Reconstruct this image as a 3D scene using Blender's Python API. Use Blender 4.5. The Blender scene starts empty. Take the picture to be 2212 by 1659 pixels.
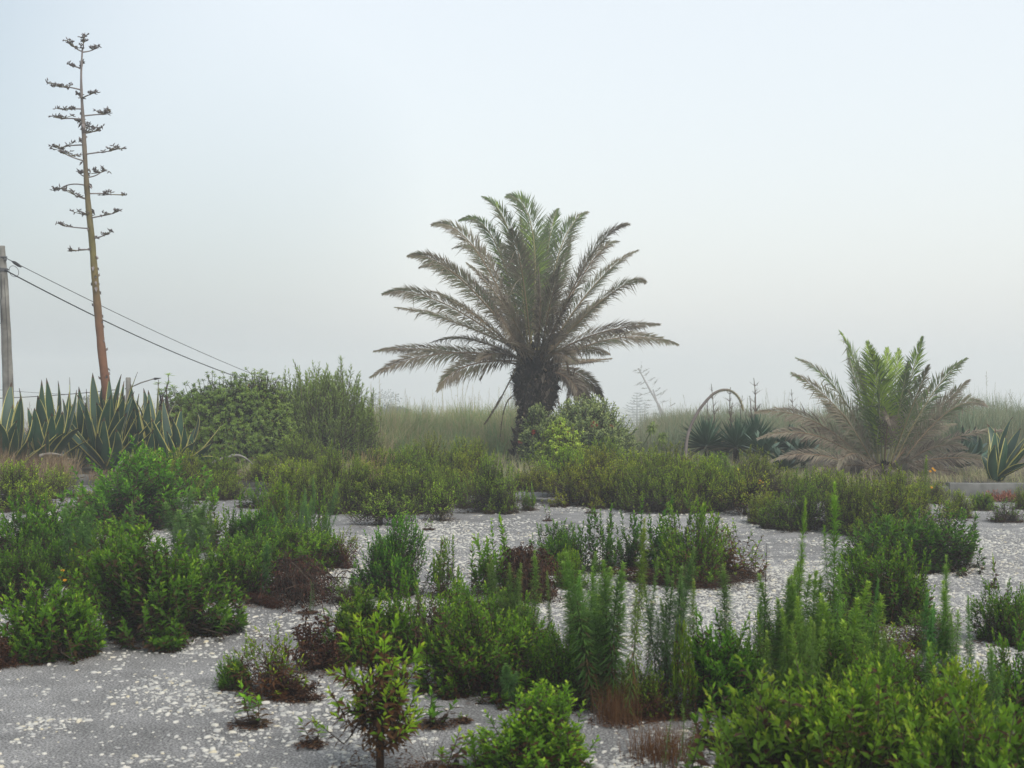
import bpy, math
import numpy as np
from mathutils import Vector
R = math.radians
PI = math.pi
S = bpy.context.scene
COL = S.collection

# ------------------------------------------------------------------ camera
CAM_H, F, CU, CV = 1.6, 2738.0, 1106.0, 829.5      # eye height; focal length and centre in photo units
cd = bpy.data.cameras.new("camera"); cam = bpy.data.objects.new("camera", cd); COL.objects.link(cam)
cam.location = (0, 0, CAM_H); cam.rotation_euler = (R(90), 0, 0)
cd.sensor_width = 36; cd.lens = 36 * F / 2212; cd.clip_end = 2000; cd.clip_start = 0.1
cd.dof.use_dof = True; cd.dof.focus_distance = 19; cd.dof.aperture_fstop = 5.6
S.camera = cam
# ------------------------------------------------------------------ sky
SUN_EL, SUN_AZ = R(52), R(140)
w = bpy.data.worlds.new("World"); S.world = w; w.use_nodes = True
nt = w.node_tree; N = nt.nodes; L = nt.links
for n in list(N): N.remove(n)
out = N.new("ShaderNodeOutputWorld")
sky = N.new("ShaderNodeTexSky"); sky.sky_type = 'NISHITA'; sky.sun_disc = False
sky.sun_elevation = SUN_EL; sky.sun_rotation = SUN_AZ; sky.dust_density = 4; sky.air_density = 1.5
bgs = N.new("ShaderNodeBackground"); bgs.inputs[1].default_value = 0.05
L.new(sky.outputs[0], bgs.inputs[0])
tc = N.new("ShaderNodeTexCoord"); no = N.new("ShaderNodeTexNoise"); no.inputs['Scale'].default_value = 1.3
no.inputs['Detail'].default_value = 1.5; L.new(tc.outputs['Generated'], no.inputs['Vector'])
sx_ = N.new("ShaderNodeSeparateXYZ"); L.new(tc.outputs['Generated'], sx_.inputs[0])
ma_ = N.new("ShaderNodeMath"); ma_.operation = 'MULTIPLY_ADD'; L.new(sx_.outputs[0], ma_.inputs[0]); ma_.inputs[1].default_value = 1.0; L.new(no.outputs[0], ma_.inputs[2])
cr = N.new("ShaderNodeValToRGB"); L.new(ma_.outputs[0], cr.inputs[0])
cr.color_ramp.elements[0].position = 0.14; cr.color_ramp.elements[0].color = (0.315, 0.365, 0.405, 1)
cr.color_ramp.elements[1].position = 0.46; cr.color_ramp.elements[1].color = (0.622, 0.64, 0.648, 1)
bgo = N.new("ShaderNodeBackground"); bgo.inputs[1].default_value = 0.86
L.new(cr.outputs[0], bgo.inputs[0])
add = N.new("ShaderNodeAddShader"); L.new(bgs.outputs[0], add.inputs[0]); L.new(bgo.outputs[0], add.inputs[1])
L.new(add.outputs[0], out.inputs[0])
# ------------------------------------------------------------------ sun behind the fog
ld = bpy.data.lights.new("sun", 'SUN'); ld.energy = 1.5; ld.angle = R(40); ld.color = (1, 0.98, 0.955)
lo = bpy.data.objects.new("sun", ld); COL.objects.link(lo)
sd = Vector((math.sin(SUN_AZ) * math.cos(SUN_EL), math.cos(SUN_AZ) * math.cos(SUN_EL), math.sin(SUN_EL)))
lo.rotation_euler = sd.to_track_quat('Z', 'Y').to_euler(); lo.location = (0, -5, 30)
S.view_settings.view_transform = 'Standard'; S.view_settings.look = 'None'
S.view_settings.exposure = 0.42; S.view_settings.gamma = 1; S.view_settings.use_curve_mapping = False
cy = S.cycles
cy.max_bounces = 6; cy.diffuse_bounces = 3; cy.glossy_bounces = 1; cy.transmission_bounces = 2; cy.volume_bounces = 4
cy.use_denoising = True; cy.caustics_reflective = False; cy.caustics_refractive = False
try: cy.denoising_prefilter = 'ACCURATE'
except Exception: pass

# ------------------------------------------------------------------ helpers
def unit(a):
    a = np.asarray(a, float); return a / np.maximum(np.linalg.norm(a, axis=-1, keepdims=True), 1e-9)
def P(u, v, d):                       # point seen at photo position (u, v), d metres ahead
    return np.array([(u - CU) / F * d, d, CAM_H - (v - CV) / F * d])
def GD(v, z=0.0): return (CAM_H - z) * F / (v - CV)

class MB:
    def __init__(s): s.v = []; s.f = {3: [], 4: []}; s.t = []; s.m = {3: [], 4: []}; s.n = 0
    def add(s, v, f, t=0.5, m=0):
        v = np.asarray(v, float).reshape(-1, 3); f = np.asarray(f, int); k = f.shape[-1]; f = f.reshape(-1, k)
        s.v.append(v); s.f[k].append(f + s.n); s.m[k].append(np.full(len(f), m))
        s.t.append(np.broadcast_to(np.asarray(t, float).reshape(-1), (len(v),)).copy()); s.n += len(v)
    def build(s, name, mats, smooth=False):
        me = bpy.data.meshes.new(name)
        V = np.concatenate(s.v); me.vertices.add(len(V)); me.vertices.foreach_set("co", V.ravel().astype(np.float32))
        loops = []; starts = []; tot = []; mi = []; o = 0
        for k in (3, 4):
            if s.f[k]:
                f = np.concatenate(s.f[k]); loops.append(f.ravel())
                starts.append(o + np.arange(len(f)) * k); tot.append(np.full(len(f), k)); o += len(f) * k
                mi.append(np.concatenate(s.m[k]))
        loops = np.concatenate(loops); starts = np.concatenate(starts)
        me.loops.add(len(loops)); me.loops.foreach_set("vertex_index", loops.astype(np.int32))
        me.polygons.add(len(starts)); me.polygons.foreach_set("loop_start", starts.astype(np.int32))
        me.polygons.foreach_set("loop_total", np.concatenate(tot).astype(np.int32))
        me.update(calc_edges=True)
        me.polygons.foreach_set("material_index", np.concatenate(mi).astype(np.int32))
        if smooth: me.polygons.foreach_set("use_smooth", np.ones(len(starts), bool))
        at = me.attributes.new("tint", 'FLOAT', 'POINT'); at.data.foreach_set("value", np.concatenate(s.t).astype(np.float32))
        for m in (mats if isinstance(mats, (list, tuple)) else [mats]): me.materials.append(m)
        me.validate()
        return me

def segs(mb, p0, p1, r0, r1, tint=0.5, n=4, m=0):        # a batch of tapered tubes
    p0 = np.asarray(p0, float).reshape(-1, 3); p1 = np.asarray(p1, float).reshape(-1, 3); K = len(p0)
    r0 = np.broadcast_to(r0, (K,)); r1 = np.broadcast_to(r1, (K,))
    ax = unit(p1 - p0); ref = np.where(np.abs(ax[:, 2:3]) > .9, [[1., 0, 0]], [[0, 0, 1.]])
    a = unit(np.cross(ax, ref)); b = np.cross(ax, a)
    th = np.arange(n) * 2 * PI / n
    ring = a[:, None] * np.cos(th)[None, :, None] + b[:, None] * np.sin(th)[None, :, None]
    V = np.concatenate([p0[:, None] + ring * r0[:, None, None], p1[:, None] + ring * r1[:, None, None]], 1)
    i = np.arange(n); j = (i + 1) % n
    q = np.stack([i, j, j + n, i + n], -1)
    Fc = (np.arange(K) * 2 * n)[:, None, None] + q[None]
    mb.add(V, Fc.reshape(-1, 4), np.repeat(np.broadcast_to(tint, (K,)), 2 * n), m)

def tube(mb, pts, rad, n=8, tint=0.5, m=0, cap=True):     # one smooth tube through points
    pts = np.asarray(pts, float); K = len(pts); rad = np.broadcast_to(rad, (K,))
    tg = unit(np.gradient(pts, axis=0)); a = np.cross(tg[0], [0, 0, 1.])
    if np.linalg.norm(a) < .3: a = np.cross(tg[0], [1., 0, 0])
    a = unit(a); V = []
    th = np.arange(n) * 2 * PI / n
    for k in range(K):
        a = unit(a - tg[k] * np.dot(a, tg[k])); b = np.cross(tg[k], a)
        V.append(pts[k] + rad[k] * (np.cos(th)[:, None] * a + np.sin(th)[:, None] * b))
    i = np.arange(n); j = (i + 1) % n
    q = np.concatenate([np.stack([i, j, j + n, i + n], -1) + k * n for k in range(K - 1)])
    t = np.repeat(np.broadcast_to(tint, (K,)), n)
    mb.add(np.concatenate(V), q, t, m)
    if cap:
        for k, rev in ((0, 1), (K - 1, 0)):
            tri = [(0, (x + 1) % n + 1, x + 1) if rev else (0, x + 1, (x + 1) % n + 1) for x in range(n)]
            mb.add(np.concatenate([pts[k][None], V[k]]), tri, t[k * n], m)

def leaves(mb, b, d, up, Ln, W, tint, tipt=None, droop=0.15, fold=0.12, m=0, mid=.45):
    b = np.asarray(b, float).reshape(-1, 3); K = len(b)
    d = unit(np.broadcast_to(d, (K, 3))); up = np.broadcast_to(up, (K, 3))
    Ln = np.broadcast_to(Ln, (K,))[:, None]; W = np.broadcast_to(W, (K,))[:, None]
    s = np.cross(d, up); bad = np.linalg.norm(s, axis=1) < 1e-3; s[bad] = [1, 0, 0]; s = unit(s); nn = np.cross(s, d)
    dr = np.broadcast_to(droop, (K,))[:, None]
    c = b + d * Ln * mid; l = c - s * W / 2 + nn * W * fold; r = c + s * W / 2 + nn * W * fold
    c = c - nn * W * fold
    tip = b + d * Ln; tip[:, 2:] -= dr * Ln
    V = np.stack([b, l, r, c, tip], 1)
    f = np.array([[0, 2, 3], [0, 3, 1], [3, 2, 4], [3, 4, 1]])
    Fc = (np.arange(K) * 5)[:, None, None] + f[None]
    t = np.broadcast_to(tint, (K,)); tt = t if tipt is None else np.broadcast_to(tipt, (K,))
    T = np.stack([t, t, t, t, tt], 1)
    mb.add(V, Fc.reshape(-1, 3), T.ravel(), m)

def bez(a, c, b, n): t = np.linspace(0, 1, n)[:, None]; return (1 - t) ** 2 * a + 2 * t * (1 - t) * c + t * t * b
def through(a, m, b, n): return bez(a, 2 * np.asarray(m) - .5 * (np.asarray(a) + b), b, n)

def tag(o, label=None, cat=None, group=None, kind=None):
    if label: o["label"] = label
    if cat: o["category"] = cat
    if group: o["group"] = group
    if kind: o["kind"] = kind
    return o
def thing(name, loc, label, cat, group=None):
    o = bpy.data.objects.new(name, None); COL.objects.link(o); o.location = loc; o.empty_display_size = .1
    return tag(o, label, cat, group)
def part(name, me, parent=None, loc=None, label=None):
    o = bpy.data.objects.new(name, me); COL.objects.link(o)
    if parent: o.parent = parent
    if loc is not None: o.location = loc
    if label: o["label"] = label
    return o

# ------------------------------------------------------------------ materials
def mat(name, ramp, rough=.6, trans=0.0, spec=.3, noise=None, objcol=True, hue=.0, bump=None, gen=False, bright=.35):
    m = bpy.data.materials.new(name); m.use_nodes = True; t = m.node_tree; n = t.nodes; l = t.links
    for x in list(n): n.remove(x)
    o = n.new("ShaderNodeOutputMaterial"); p = n.new("ShaderNodeBsdfPrincipled")
    p.inputs['Roughness'].default_value = rough; p.inputs['Specular IOR Level'].default_value = spec
    at = n.new("ShaderNodeAttribute"); at.attribute_name = "tint"
    r = n.new("ShaderNodeValToRGB"); e = r.color_ramp.elements
    while len(e) > 1: e.remove(e[-1])
    e[0].position, e[0].color = ramp[0][0], (*ramp[0][1], 1)
    for q, c in ramp[1:]:
        k = e.new(q); k.color = (*c, 1)
    l.new(at.outputs['Fac'], r.inputs[0]); c = r.outputs[0]
    tcn = n.new("ShaderNodeTexCoord")
    if noise:
        nz = n.new("ShaderNodeTexNoise"); nz.inputs['Scale'].default_value = noise; nz.inputs['Detail'].default_value = 4
        l.new(tcn.outputs['Object'], nz.inputs['Vector'])
        mr = n.new("ShaderNodeMapRange"); mr.inputs[1].default_value = .3; mr.inputs[2].default_value = .7
        mr.inputs[3].default_value = 1 - bright; mr.inputs[4].default_value = 1 + bright; l.new(nz.outputs[0], mr.inputs[0])
        mx = n.new("ShaderNodeVectorMath"); mx.operation = 'SCALE'; l.new(c, mx.inputs[0]); l.new(mr.outputs[0], mx.inputs['Scale']); c = mx.outputs[0]
    if objcol:
        oi = n.new("ShaderNodeObjectInfo"); mx = n.new("ShaderNodeVectorMath"); mx.operation = 'MULTIPLY'
        l.new(c, mx.inputs[0]); l.new(oi.outputs['Color'], mx.inputs[1]); c = mx.outputs[0]
    l.new(c, p.inputs['Base Color'])
    if bump:
        nz = n.new("ShaderNodeTexNoise"); nz.inputs['Scale'].default_value = bump[0]; nz.inputs['Detail'].default_value = 5
        l.new(tcn.outputs['Object'], nz.inputs['Vector']); bp = n.new("ShaderNodeBump"); bp.inputs['Strength'].default_value = .7
        bp.inputs['Distance'].default_value = bump[1]; l.new(nz.outputs[0], bp.inputs['Height']); l.new(bp.outputs[0], p.inputs['Normal'])
    if trans:
        tr = n.new("ShaderNodeBsdfTranslucent"); l.new(c, tr.inputs[0]); ms = n.new("ShaderNodeMixShader"); ms.inputs[0].default_value = trans
        l.new(p.outputs[0], ms.inputs[1]); l.new(tr.outputs[0], ms.inputs[2]); l.new(ms.outputs[0], o.inputs[0])
    else: l.new(p.outputs[0], o.inputs[0])
    return m
BR = (.055, .028, .014)
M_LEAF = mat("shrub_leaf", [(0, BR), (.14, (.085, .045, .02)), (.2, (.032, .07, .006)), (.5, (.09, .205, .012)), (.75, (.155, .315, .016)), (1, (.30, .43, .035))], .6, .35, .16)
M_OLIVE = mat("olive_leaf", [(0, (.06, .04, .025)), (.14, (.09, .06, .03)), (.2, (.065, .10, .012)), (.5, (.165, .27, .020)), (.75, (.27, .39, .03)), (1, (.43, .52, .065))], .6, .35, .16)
M_WEED = mat("weed_leaf", [(0, (.10, .06, .03)), (.14, (.12, .085, .04)), (.2, (.04, .10, .02)), (.5, (.105, .205, .04)), (.75, (.165, .30, .05)), (1, (.30, .44, .08))], .6, .4, .16)
M_TWIG = mat("twig", [(0, (.018, .012, .009)), (.5, (.055, .035, .024)), (1, (.16, .13, .10))], .85, 0, .1)
M_STEM = mat("green_stem", [(0, (.05, .028, .018)), (.5, (.09, .10, .04)), (1, (.09, .15, .05))], .7, 0, .2)
M_DEAD = mat("dead_leaf", [(0, (.03, .014, .009)), (.5, (.075, .034, .018)), (1, (.15, .085, .045))], .8, .1, .1)
M_STRAW = mat("straw", [(0, (.12, .06, .03)), (.5, (.26, .18, .10)), (1, (.42, .34, .22))], .8, .2, .1)
M_GRASS = mat("tall_grass", [(0, (.50, .42, .26)), (.35, (.42, .41, .20)), (.6, (.25, .33, .13)), (1, (.20, .32, .17))], .7, .3, .1)
M_REED = mat("reed", [(0, (.38, .33, .23)), (.5, (.28, .31, .18)), (1, (.20, .27, .17))], .8, .3, .1)
M_AGAVE = mat("agave_green", [(0, (.022, .062, .034)), (1, (.032, .085, .042))], .45, 0, .5, noise=3, bright=.25)
M_AGMARG = mat("agave_margin", [(0, (.48, .43, .12)), (1, (.56, .51, .17))], .5, 0, .4, noise=5, bright=.2)
M_AGDRY = mat("agave_spine", [(0, (.05, .03, .02)), (1, (.12, .08, .05))], .8, 0, .1)
M_SOFT = mat("soft_agave_leaf", [(0, (.045, .09, .055)), (1, (.09, .15, .09))], .5, 0, .4, noise=4, bright=.2)
M_YUCCA = mat("yucca_leaf", [(0, (.16, .13, .08)), (.3, (.05, .11, .06)), (1, (.09, .17, .10))], .5, .1, .4)
M_PALM = mat("palm_leaflet", [(0, (.10, .075, .055)), (.22, (.30, .255, .19)), (.42, (.24, .225, .145)), (.65, (.125, .175, .08)), (.85, (.17, .26, .05)), (1, (.40, .54, .07))], .6, .3, .3)
M_RACH = mat("palm_rachis", [(0, (.14, .095, .06)), (.5, (.22, .15, .09)), (1, (.28, .32, .12))], .6, 0, .3)
M_TRUNK = mat("palm_trunk", [(0, (.018, .014, .011)), (.5, (.06, .045, .034)), (.8, (.13, .10, .078)), (1, (.24, .20, .16))], .95, 0, .05, noise=9, bump=(25, .03))
M_STALK = mat("agave_stalk", [(0, (.20, .075, .045)), (.33, (.17, .09, .05)), (.5, (.15, .13, .045)), (.66, (.13, .10, .055)), (.85, (.20, .17, .155)), (1, (.22, .19, .18))], .75, 0, .2, noise=6, bright=.2)  # upper stops greyed to imitate fog on the high stalk and branches
M_POD = mat("seed_pod", [(0, (.10, .085, .08)), (1, (.20, .17, .16))], .9, 0, .1)  # pods kept pale and grey, fog haze put into their colour
M_WOOD = mat("grey_wood", [(0, (.14, .13, .11)), (1, (.27, .26, .23))], .9, 0, .1, noise=5, bump=(12, .01))
M_METAL = mat("dull_metal", [(0, (.06, .065, .07)), (1, (.10, .10, .10))], .6, 0, .4)
M_CABLE = mat("cable", [(0, (.02, .02, .022)), (1, (.03, .03, .03))], .6, 0, .3)
M_BUSH = mat("evergreen_leaf", [(0, (.20, .11, .01)), (.1, (.26, .17, .02)), (.16, (.03, .055, .010)), (.5, (.13, .20, .022)), (.8, (.25, .34, .04)), (1, (.34, .42, .07))], .4, .25, .4)
M_WILLOW = mat("willowy_leaf", [(0, (.08, .06, .03)), (.2, (.11, .15, .035)), (.6, (.22, .31, .055)), (1, (.32, .42, .10))], .5, .35, .3)
M_PALE = mat("pale_leaf", [(0, (.3, .03, .02)), (.08, (.35, .04, .03)), (.1, (.03, .06, .025)), (.4, (.07, .12, .045)), (.65, (.21, .28, .08)), (1, (.42, .48, .17))], .5, .2, .35)
M_YEL = mat("yellow_petal", [(0, (.6, .25, .01)), (1, (.75, .45, .02))], .5, .2, .2, objcol=False)
M_RED = mat("red_flower", [(0, (.25, .02, .015)), (1, (.45, .05, .03))], .6, .2, .2, objcol=False)
M_UMB = mat("pale_umbel", [(0, (.25, .30, .12)), (1, (.4, .42, .25))], .6, .2, .2, objcol=False)
M_PINE = mat("pine_foliage", [(0, (.02, .035, .02)), (1, (.04, .06, .03))], .7, .1, .2)
M_ICE = mat("ice_plant", [(0, (.05, .08, .03)), (.5, (.22, .06, .03)), (1, (.30, .09, .05))], .5, 0, .3)

def ground_mat(name, cols, sc, bumpd, speck=False, rough=.9):
    m = bpy.data.materials.new(name); m.use_nodes = True; t = m.node_tree; n = t.nodes; l = t.links
    p = n['Principled BSDF']; p.inputs['Roughness'].default_value = rough; p.inputs['Specular IOR Level'].default_value = .15
    g = n.new("ShaderNodeNewGeometry"); pos = g.outputs['Position']
    def nz(s, d=6):
        x = n.new("ShaderNodeTexNoise"); x.inputs['Scale'].default_value = s; x.inputs['Detail'].default_value = d; l.new(pos, x.inputs['Vector']); return x.outputs[0]
    def ramp(src, a, b, ca, cb):
        x = n.new("ShaderNodeValToRGB"); x.color_ramp.elements[0].position = a; x.color_ramp.elements[1].position = b
        x.color_ramp.elements[0].color = (*ca, 1); x.color_ramp.elements[1].color = (*cb, 1); l.new(src, x.inputs[0]); return x.outputs[0]
    def mix(f, a, b, mode='MIX'):
        x = n.new("ShaderNodeMix"); x.data_type = 'RGBA'; x.blend_type = mode
        if isinstance(f, float): x.inputs[0].default_value = f
        else: l.new(f, x.inputs[0])
        l.new(a, x.inputs[6]); l.new(b, x.inputs[7]); return x.outputs[2]
    base = ramp(nz(sc), .35, .65, cols[0], cols[1])
    base = mix(1.0, base, ramp(nz(sc * .12, 3), .3, .7, (.72, .72, .72), (1.15, 1.15, 1.15)), 'MULTIPLY')
    h = nz(sc * 3)
    if speck:
        gr = ramp(nz(95, 3), .38, .62, (.42, .42, .42), (1.5, 1.5, 1.5)); base = mix(1.0, base, gr, 'MULTIPLY')
        v = n.new("ShaderNodeTexVoronoi"); v.inputs['Scale'].default_value = 48; l.new(pos, v.inputs['Vector'])
        sep = n.new("ShaderNodeSeparateColor"); l.new(v.outputs['Color'], sep.inputs[0])
        mr = n.new("ShaderNodeMapRange"); mr.inputs[1].default_value = .62; mr.inputs[2].default_value = 1; mr.inputs[3].default_value = 0; mr.inputs[4].default_value = .42
        l.new(sep.outputs[0], mr.inputs[0])
        lt = n.new("ShaderNodeMath"); lt.operation = 'LESS_THAN'; l.new(v.outputs['Distance'], lt.inputs[0]); l.new(mr.outputs[0], lt.inputs[1])
        pc = n.new("ShaderNodeRGB"); pc.outputs[0].default_value = (.33, .325, .30, 1)
        base = mix(lt.outputs[0], base, pc.outputs[0]); 
        ad = n.new("ShaderNodeMath"); ad.operation = 'MULTIPLY_ADD'; l.new(lt.outputs[0], ad.inputs[0]); ad.inputs[1].default_value = .6; l.new(nz(150, 3), ad.inputs[2]); h = ad.outputs[0]
    l.new(base, p.inputs['Base Color'])
    b = n.new("ShaderNodeBump"); b.inputs['Strength'].default_value = .8; b.inputs['Distance'].default_value = bumpd
    l.new(h, b.inputs['Height']); l.new(b.outputs[0], p.inputs['Normal'])
    return m
M_PAVE = ground_mat("pebbled_concrete", ((.20, .196, .188), (.30, .293, .282)), 3.2, .012, True)
M_SOIL = ground_mat("soil", ((.05, .04, .03), (.10, .09, .06)), 2.5, .05)
M_KERB = ground_mat("kerb_concrete", ((.11, .11, .10), (.19, .19, .175)), 5, .01)
M_HILL = ground_mat("hill_scrub", ((.16, .17, .10), (.30, .28, .19)), .35, .4)
M_PEB = mat("pebble", [(0, (.22, .22, .22)), (.3, (.40, .395, .37)), (.75, (.58, .56, .49)), (1, (.55, .49, .35))], .75, 0, .2, objcol=False)

# ------------------------------------------------------------------ value noise for layout
_rg = np.random.default_rng(5); _T = _rg.random((128, 128))
def vnoise(x, y, s):
    x = np.asarray(x) / s + 500; y = np.asarray(y) / s + 500; i = np.floor(x).astype(int); j = np.floor(y).astype(int); a = x - i; b = y - j
    a = a * a * (3 - 2 * a); b = b * b * (3 - 2 * b); T = _T
    g = lambda p, q: T[p % 128, q % 128]
    return (g(i, j) * (1 - a) + g(i + 1, j) * a) * (1 - b) + (g(i, j + 1) * (1 - a) + g(i + 1, j + 1) * a) * b

# ------------------------------------------------------------------ ground, hill, kerb
BED = 0.14
def wall_y(x): return 18.95 - 0.19 * np.asarray(x, float) * .9      # the low kerb wall runs slightly towards us at the right
def terrain(x, y):
    x = np.asarray(x, float); y = np.asarray(y, float)
    z = np.where(y < 27, -.05, BED)
    s = np.clip((y - 36) / 60, 0, 1); z = z - 9 * s * s * (3 - 2 * s)
    hl = np.clip((y - 300) / 215, 0, 1) ** 1.6; hx = 1 / (1 + np.exp((x + 110) / 50))
    z = z + hl * hx * (7 + 3 * (vnoise(x, y, 40) - .5)) + hl * 1.2 * (vnoise(x, y, 9) - .5)
    return z
xs = np.concatenate([np.linspace(-320, -50, 24), np.linspace(-45, 45, 31), np.linspace(50, 320, 24)])
ys = np.concatenate([np.linspace(-12, 26, 6), np.linspace(27.2, 60, 12), np.linspace(65, 520, 60)])
X, Y = np.meshgrid(xs, ys); mb = MB()
ii, jj = np.meshgrid(np.arange(len(xs) - 1), np.arange(len(ys) - 1)); k = (jj * len(xs) + ii).ravel()
mb.add(np.stack([X, Y, terrain(X, Y)], -1), np.stack([k, k + 1, k + 1 + len(xs), k + len(xs)], -1))
tag(part("terrain", mb.build("terrain", M_HILL, True)), kind="structure")
# planting bed behind the kerb
mb = MB(); xb = np.linspace(-30, 30, 121); tb = np.linspace(0, 1, 26); X, T = np.meshgrid(xb, tb)
Y = wall_y(X) + .08 + T * (34 - wall_y(X)); Z = BED + .06 * (vnoise(X, Y, 1.2) - .5) * np.clip(T * 20, 0, 1)
ii, jj = np.meshgrid(np.arange(120), np.arange(25)); k = (jj * 121 + ii).ravel()
mb.add(np.stack([X, Y, Z], -1), np.stack([k, k + 1, k + 122, k + 121], -1))
tag(part("planting_bed", mb.build("planting_bed", M_SOIL, True)), kind="structure")
mb = MB(); xb = np.linspace(-30, 30, 61); yy = np.linspace(0, 1, 20); X, T = np.meshgrid(xb, yy)
Y = -10 + T * (wall_y(X) + 10.0); ii, jj = np.meshgrid(np.arange(60), np.arange(19)); k = (jj * 61 + ii).ravel()
mb.add(np.stack([X, Y, X * 0], -1), np.stack([k, k + 1, k + 62, k + 61], -1))
tag(part("pavement", mb.build("pavement", M_PAVE)), kind="structure")

def kerb(x0, x1, h, th, name, label):
    mb = MB(); n = max(2, int((x1 - x0) / .4)); rg = np.random.default_rng(int(abs(x0) * 10))
    xk = np.linspace(x0, x1, n); prof = [(-th / 2, -.05), (-th / 2, h - .012), (-th / 2 + .012, h), (th / 2 - .012, h), (th / 2, h - .012), (th / 2, -.05)]
    V = []
    for x in xk:
        jz = rg.normal(0, .004)
        for (a, z) in prof: V.append((x, wall_y(x) + a + rg.normal(0, .002), z + (jz if z > 0 else 0)))
    q = [(i * 6 + a, i * 6 + a + 1, (i + 1) * 6 + a + 1, (i + 1) * 6 + a) for i in range(n - 1) for a in range(5)]
    mb.add(V, q); mb.add(V[:6], [(0, 1, 2, 5), (2, 3, 4, 5)]); mb.add(V[-6:], [(5, 2, 1, 0), (5, 4, 3, 2)])
    o = part(name, mb.build(name, M_KERB)); tag(o, label, "kerb wall"); return o
kerb(-12.0, 6.15, .165, .14, "kerb_wall", "long low concrete kerb wall along the back edge of the pebbled paving")
kerb(6.155, 12.0, .21, .16, "kerb_wall", "slightly taller pale concrete kerb block at the right edge below the striped agave")

# ------------------------------------------------------------------ pebbles set in the paving
def pebbles():
    rg = np.random.default_rng(11); Nn = 420000
    y = 4.6 * (20.5 / 4.6) ** rg.random(Nn); hw = y * .415 + .3; x = (rg.random(Nn) * 2 - 1) * hw
    keep = y < wall_y(x) - .1
    dens = vnoise(x, y, .9) * .55 + vnoise(x + 40, y, .3) * .45
    band = np.exp(-((y - 10.5) / 3.2) ** 2) * .34 + np.where(x > 0, .03, 0)
    pr = np.clip((dens - .47 + band + np.where((y < 8) & (x < -.8), -.05, 0)) * 2.2, .05, 1) * np.clip((18.5 - y) / 4, .05, 1)
    # even out sampling (log-spaced rows get sparser with distance on purpose: far pebbles are grouped)
    keep &= rg.random(Nn) < pr * np.where(y < 8.5, .40, .62)
    x, y = x[keep], y[keep]; K = len(x)
    a = rg.lognormal(-4.85, .42, K) * (1 + .03 * (y - 5)); a = np.clip(a * np.where(y < 8.5, 1.12, 1), .003, .026); b = a * rg.uniform(.4, .85, K); h = a * rg.uniform(.2, .6, K); ph = rg.random(K) * PI
    n = 7; th = np.arange(n) * 2 * PI / n
    jit = 1 + rg.normal(0, .2, (K, n))
    def ring(s, z):
        X = a[:, None] * s * jit * np.cos(th); Y = b[:, None] * s * jit * np.sin(th)
        c, d = np.cos(ph)[:, None], np.sin(ph)[:, None]
        return np.stack([x[:, None] + X * c - Y * d, y[:, None] + X * d + Y * c, np.broadcast_to((z * h)[:, None], X.shape)], -1)
    V = np.concatenate([ring(1, -.2), ring(.82, .7), np.stack([x, y, h], -1)[:, None]], 1)
    i = np.arange(n); j = (i + 1) % n; mb = MB(); o = (np.arange(K) * (2 * n + 1))[:, None, None]
    t = np.repeat(np.clip(rg.normal(.5, .25, K), 0, 1), 2 * n + 1)
    mb.add(V, (o + np.stack([i, j, j + n, i + n], -1)).reshape(-1, 4), t)
    tri = (o + np.stack([i + n, j + n, np.full(n, 2 * n)], -1)).reshape(-1, 3)
    mb.f[3].append(tri); mb.m[3].append(np.zeros(len(tri), int))
    me = mb.build("pebbles", M_PEB, True)
    tag(part("pebbles", me), "white and cream pebbles set in the grey paving", "pebbles", kind="stuff")
pebbles()

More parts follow.
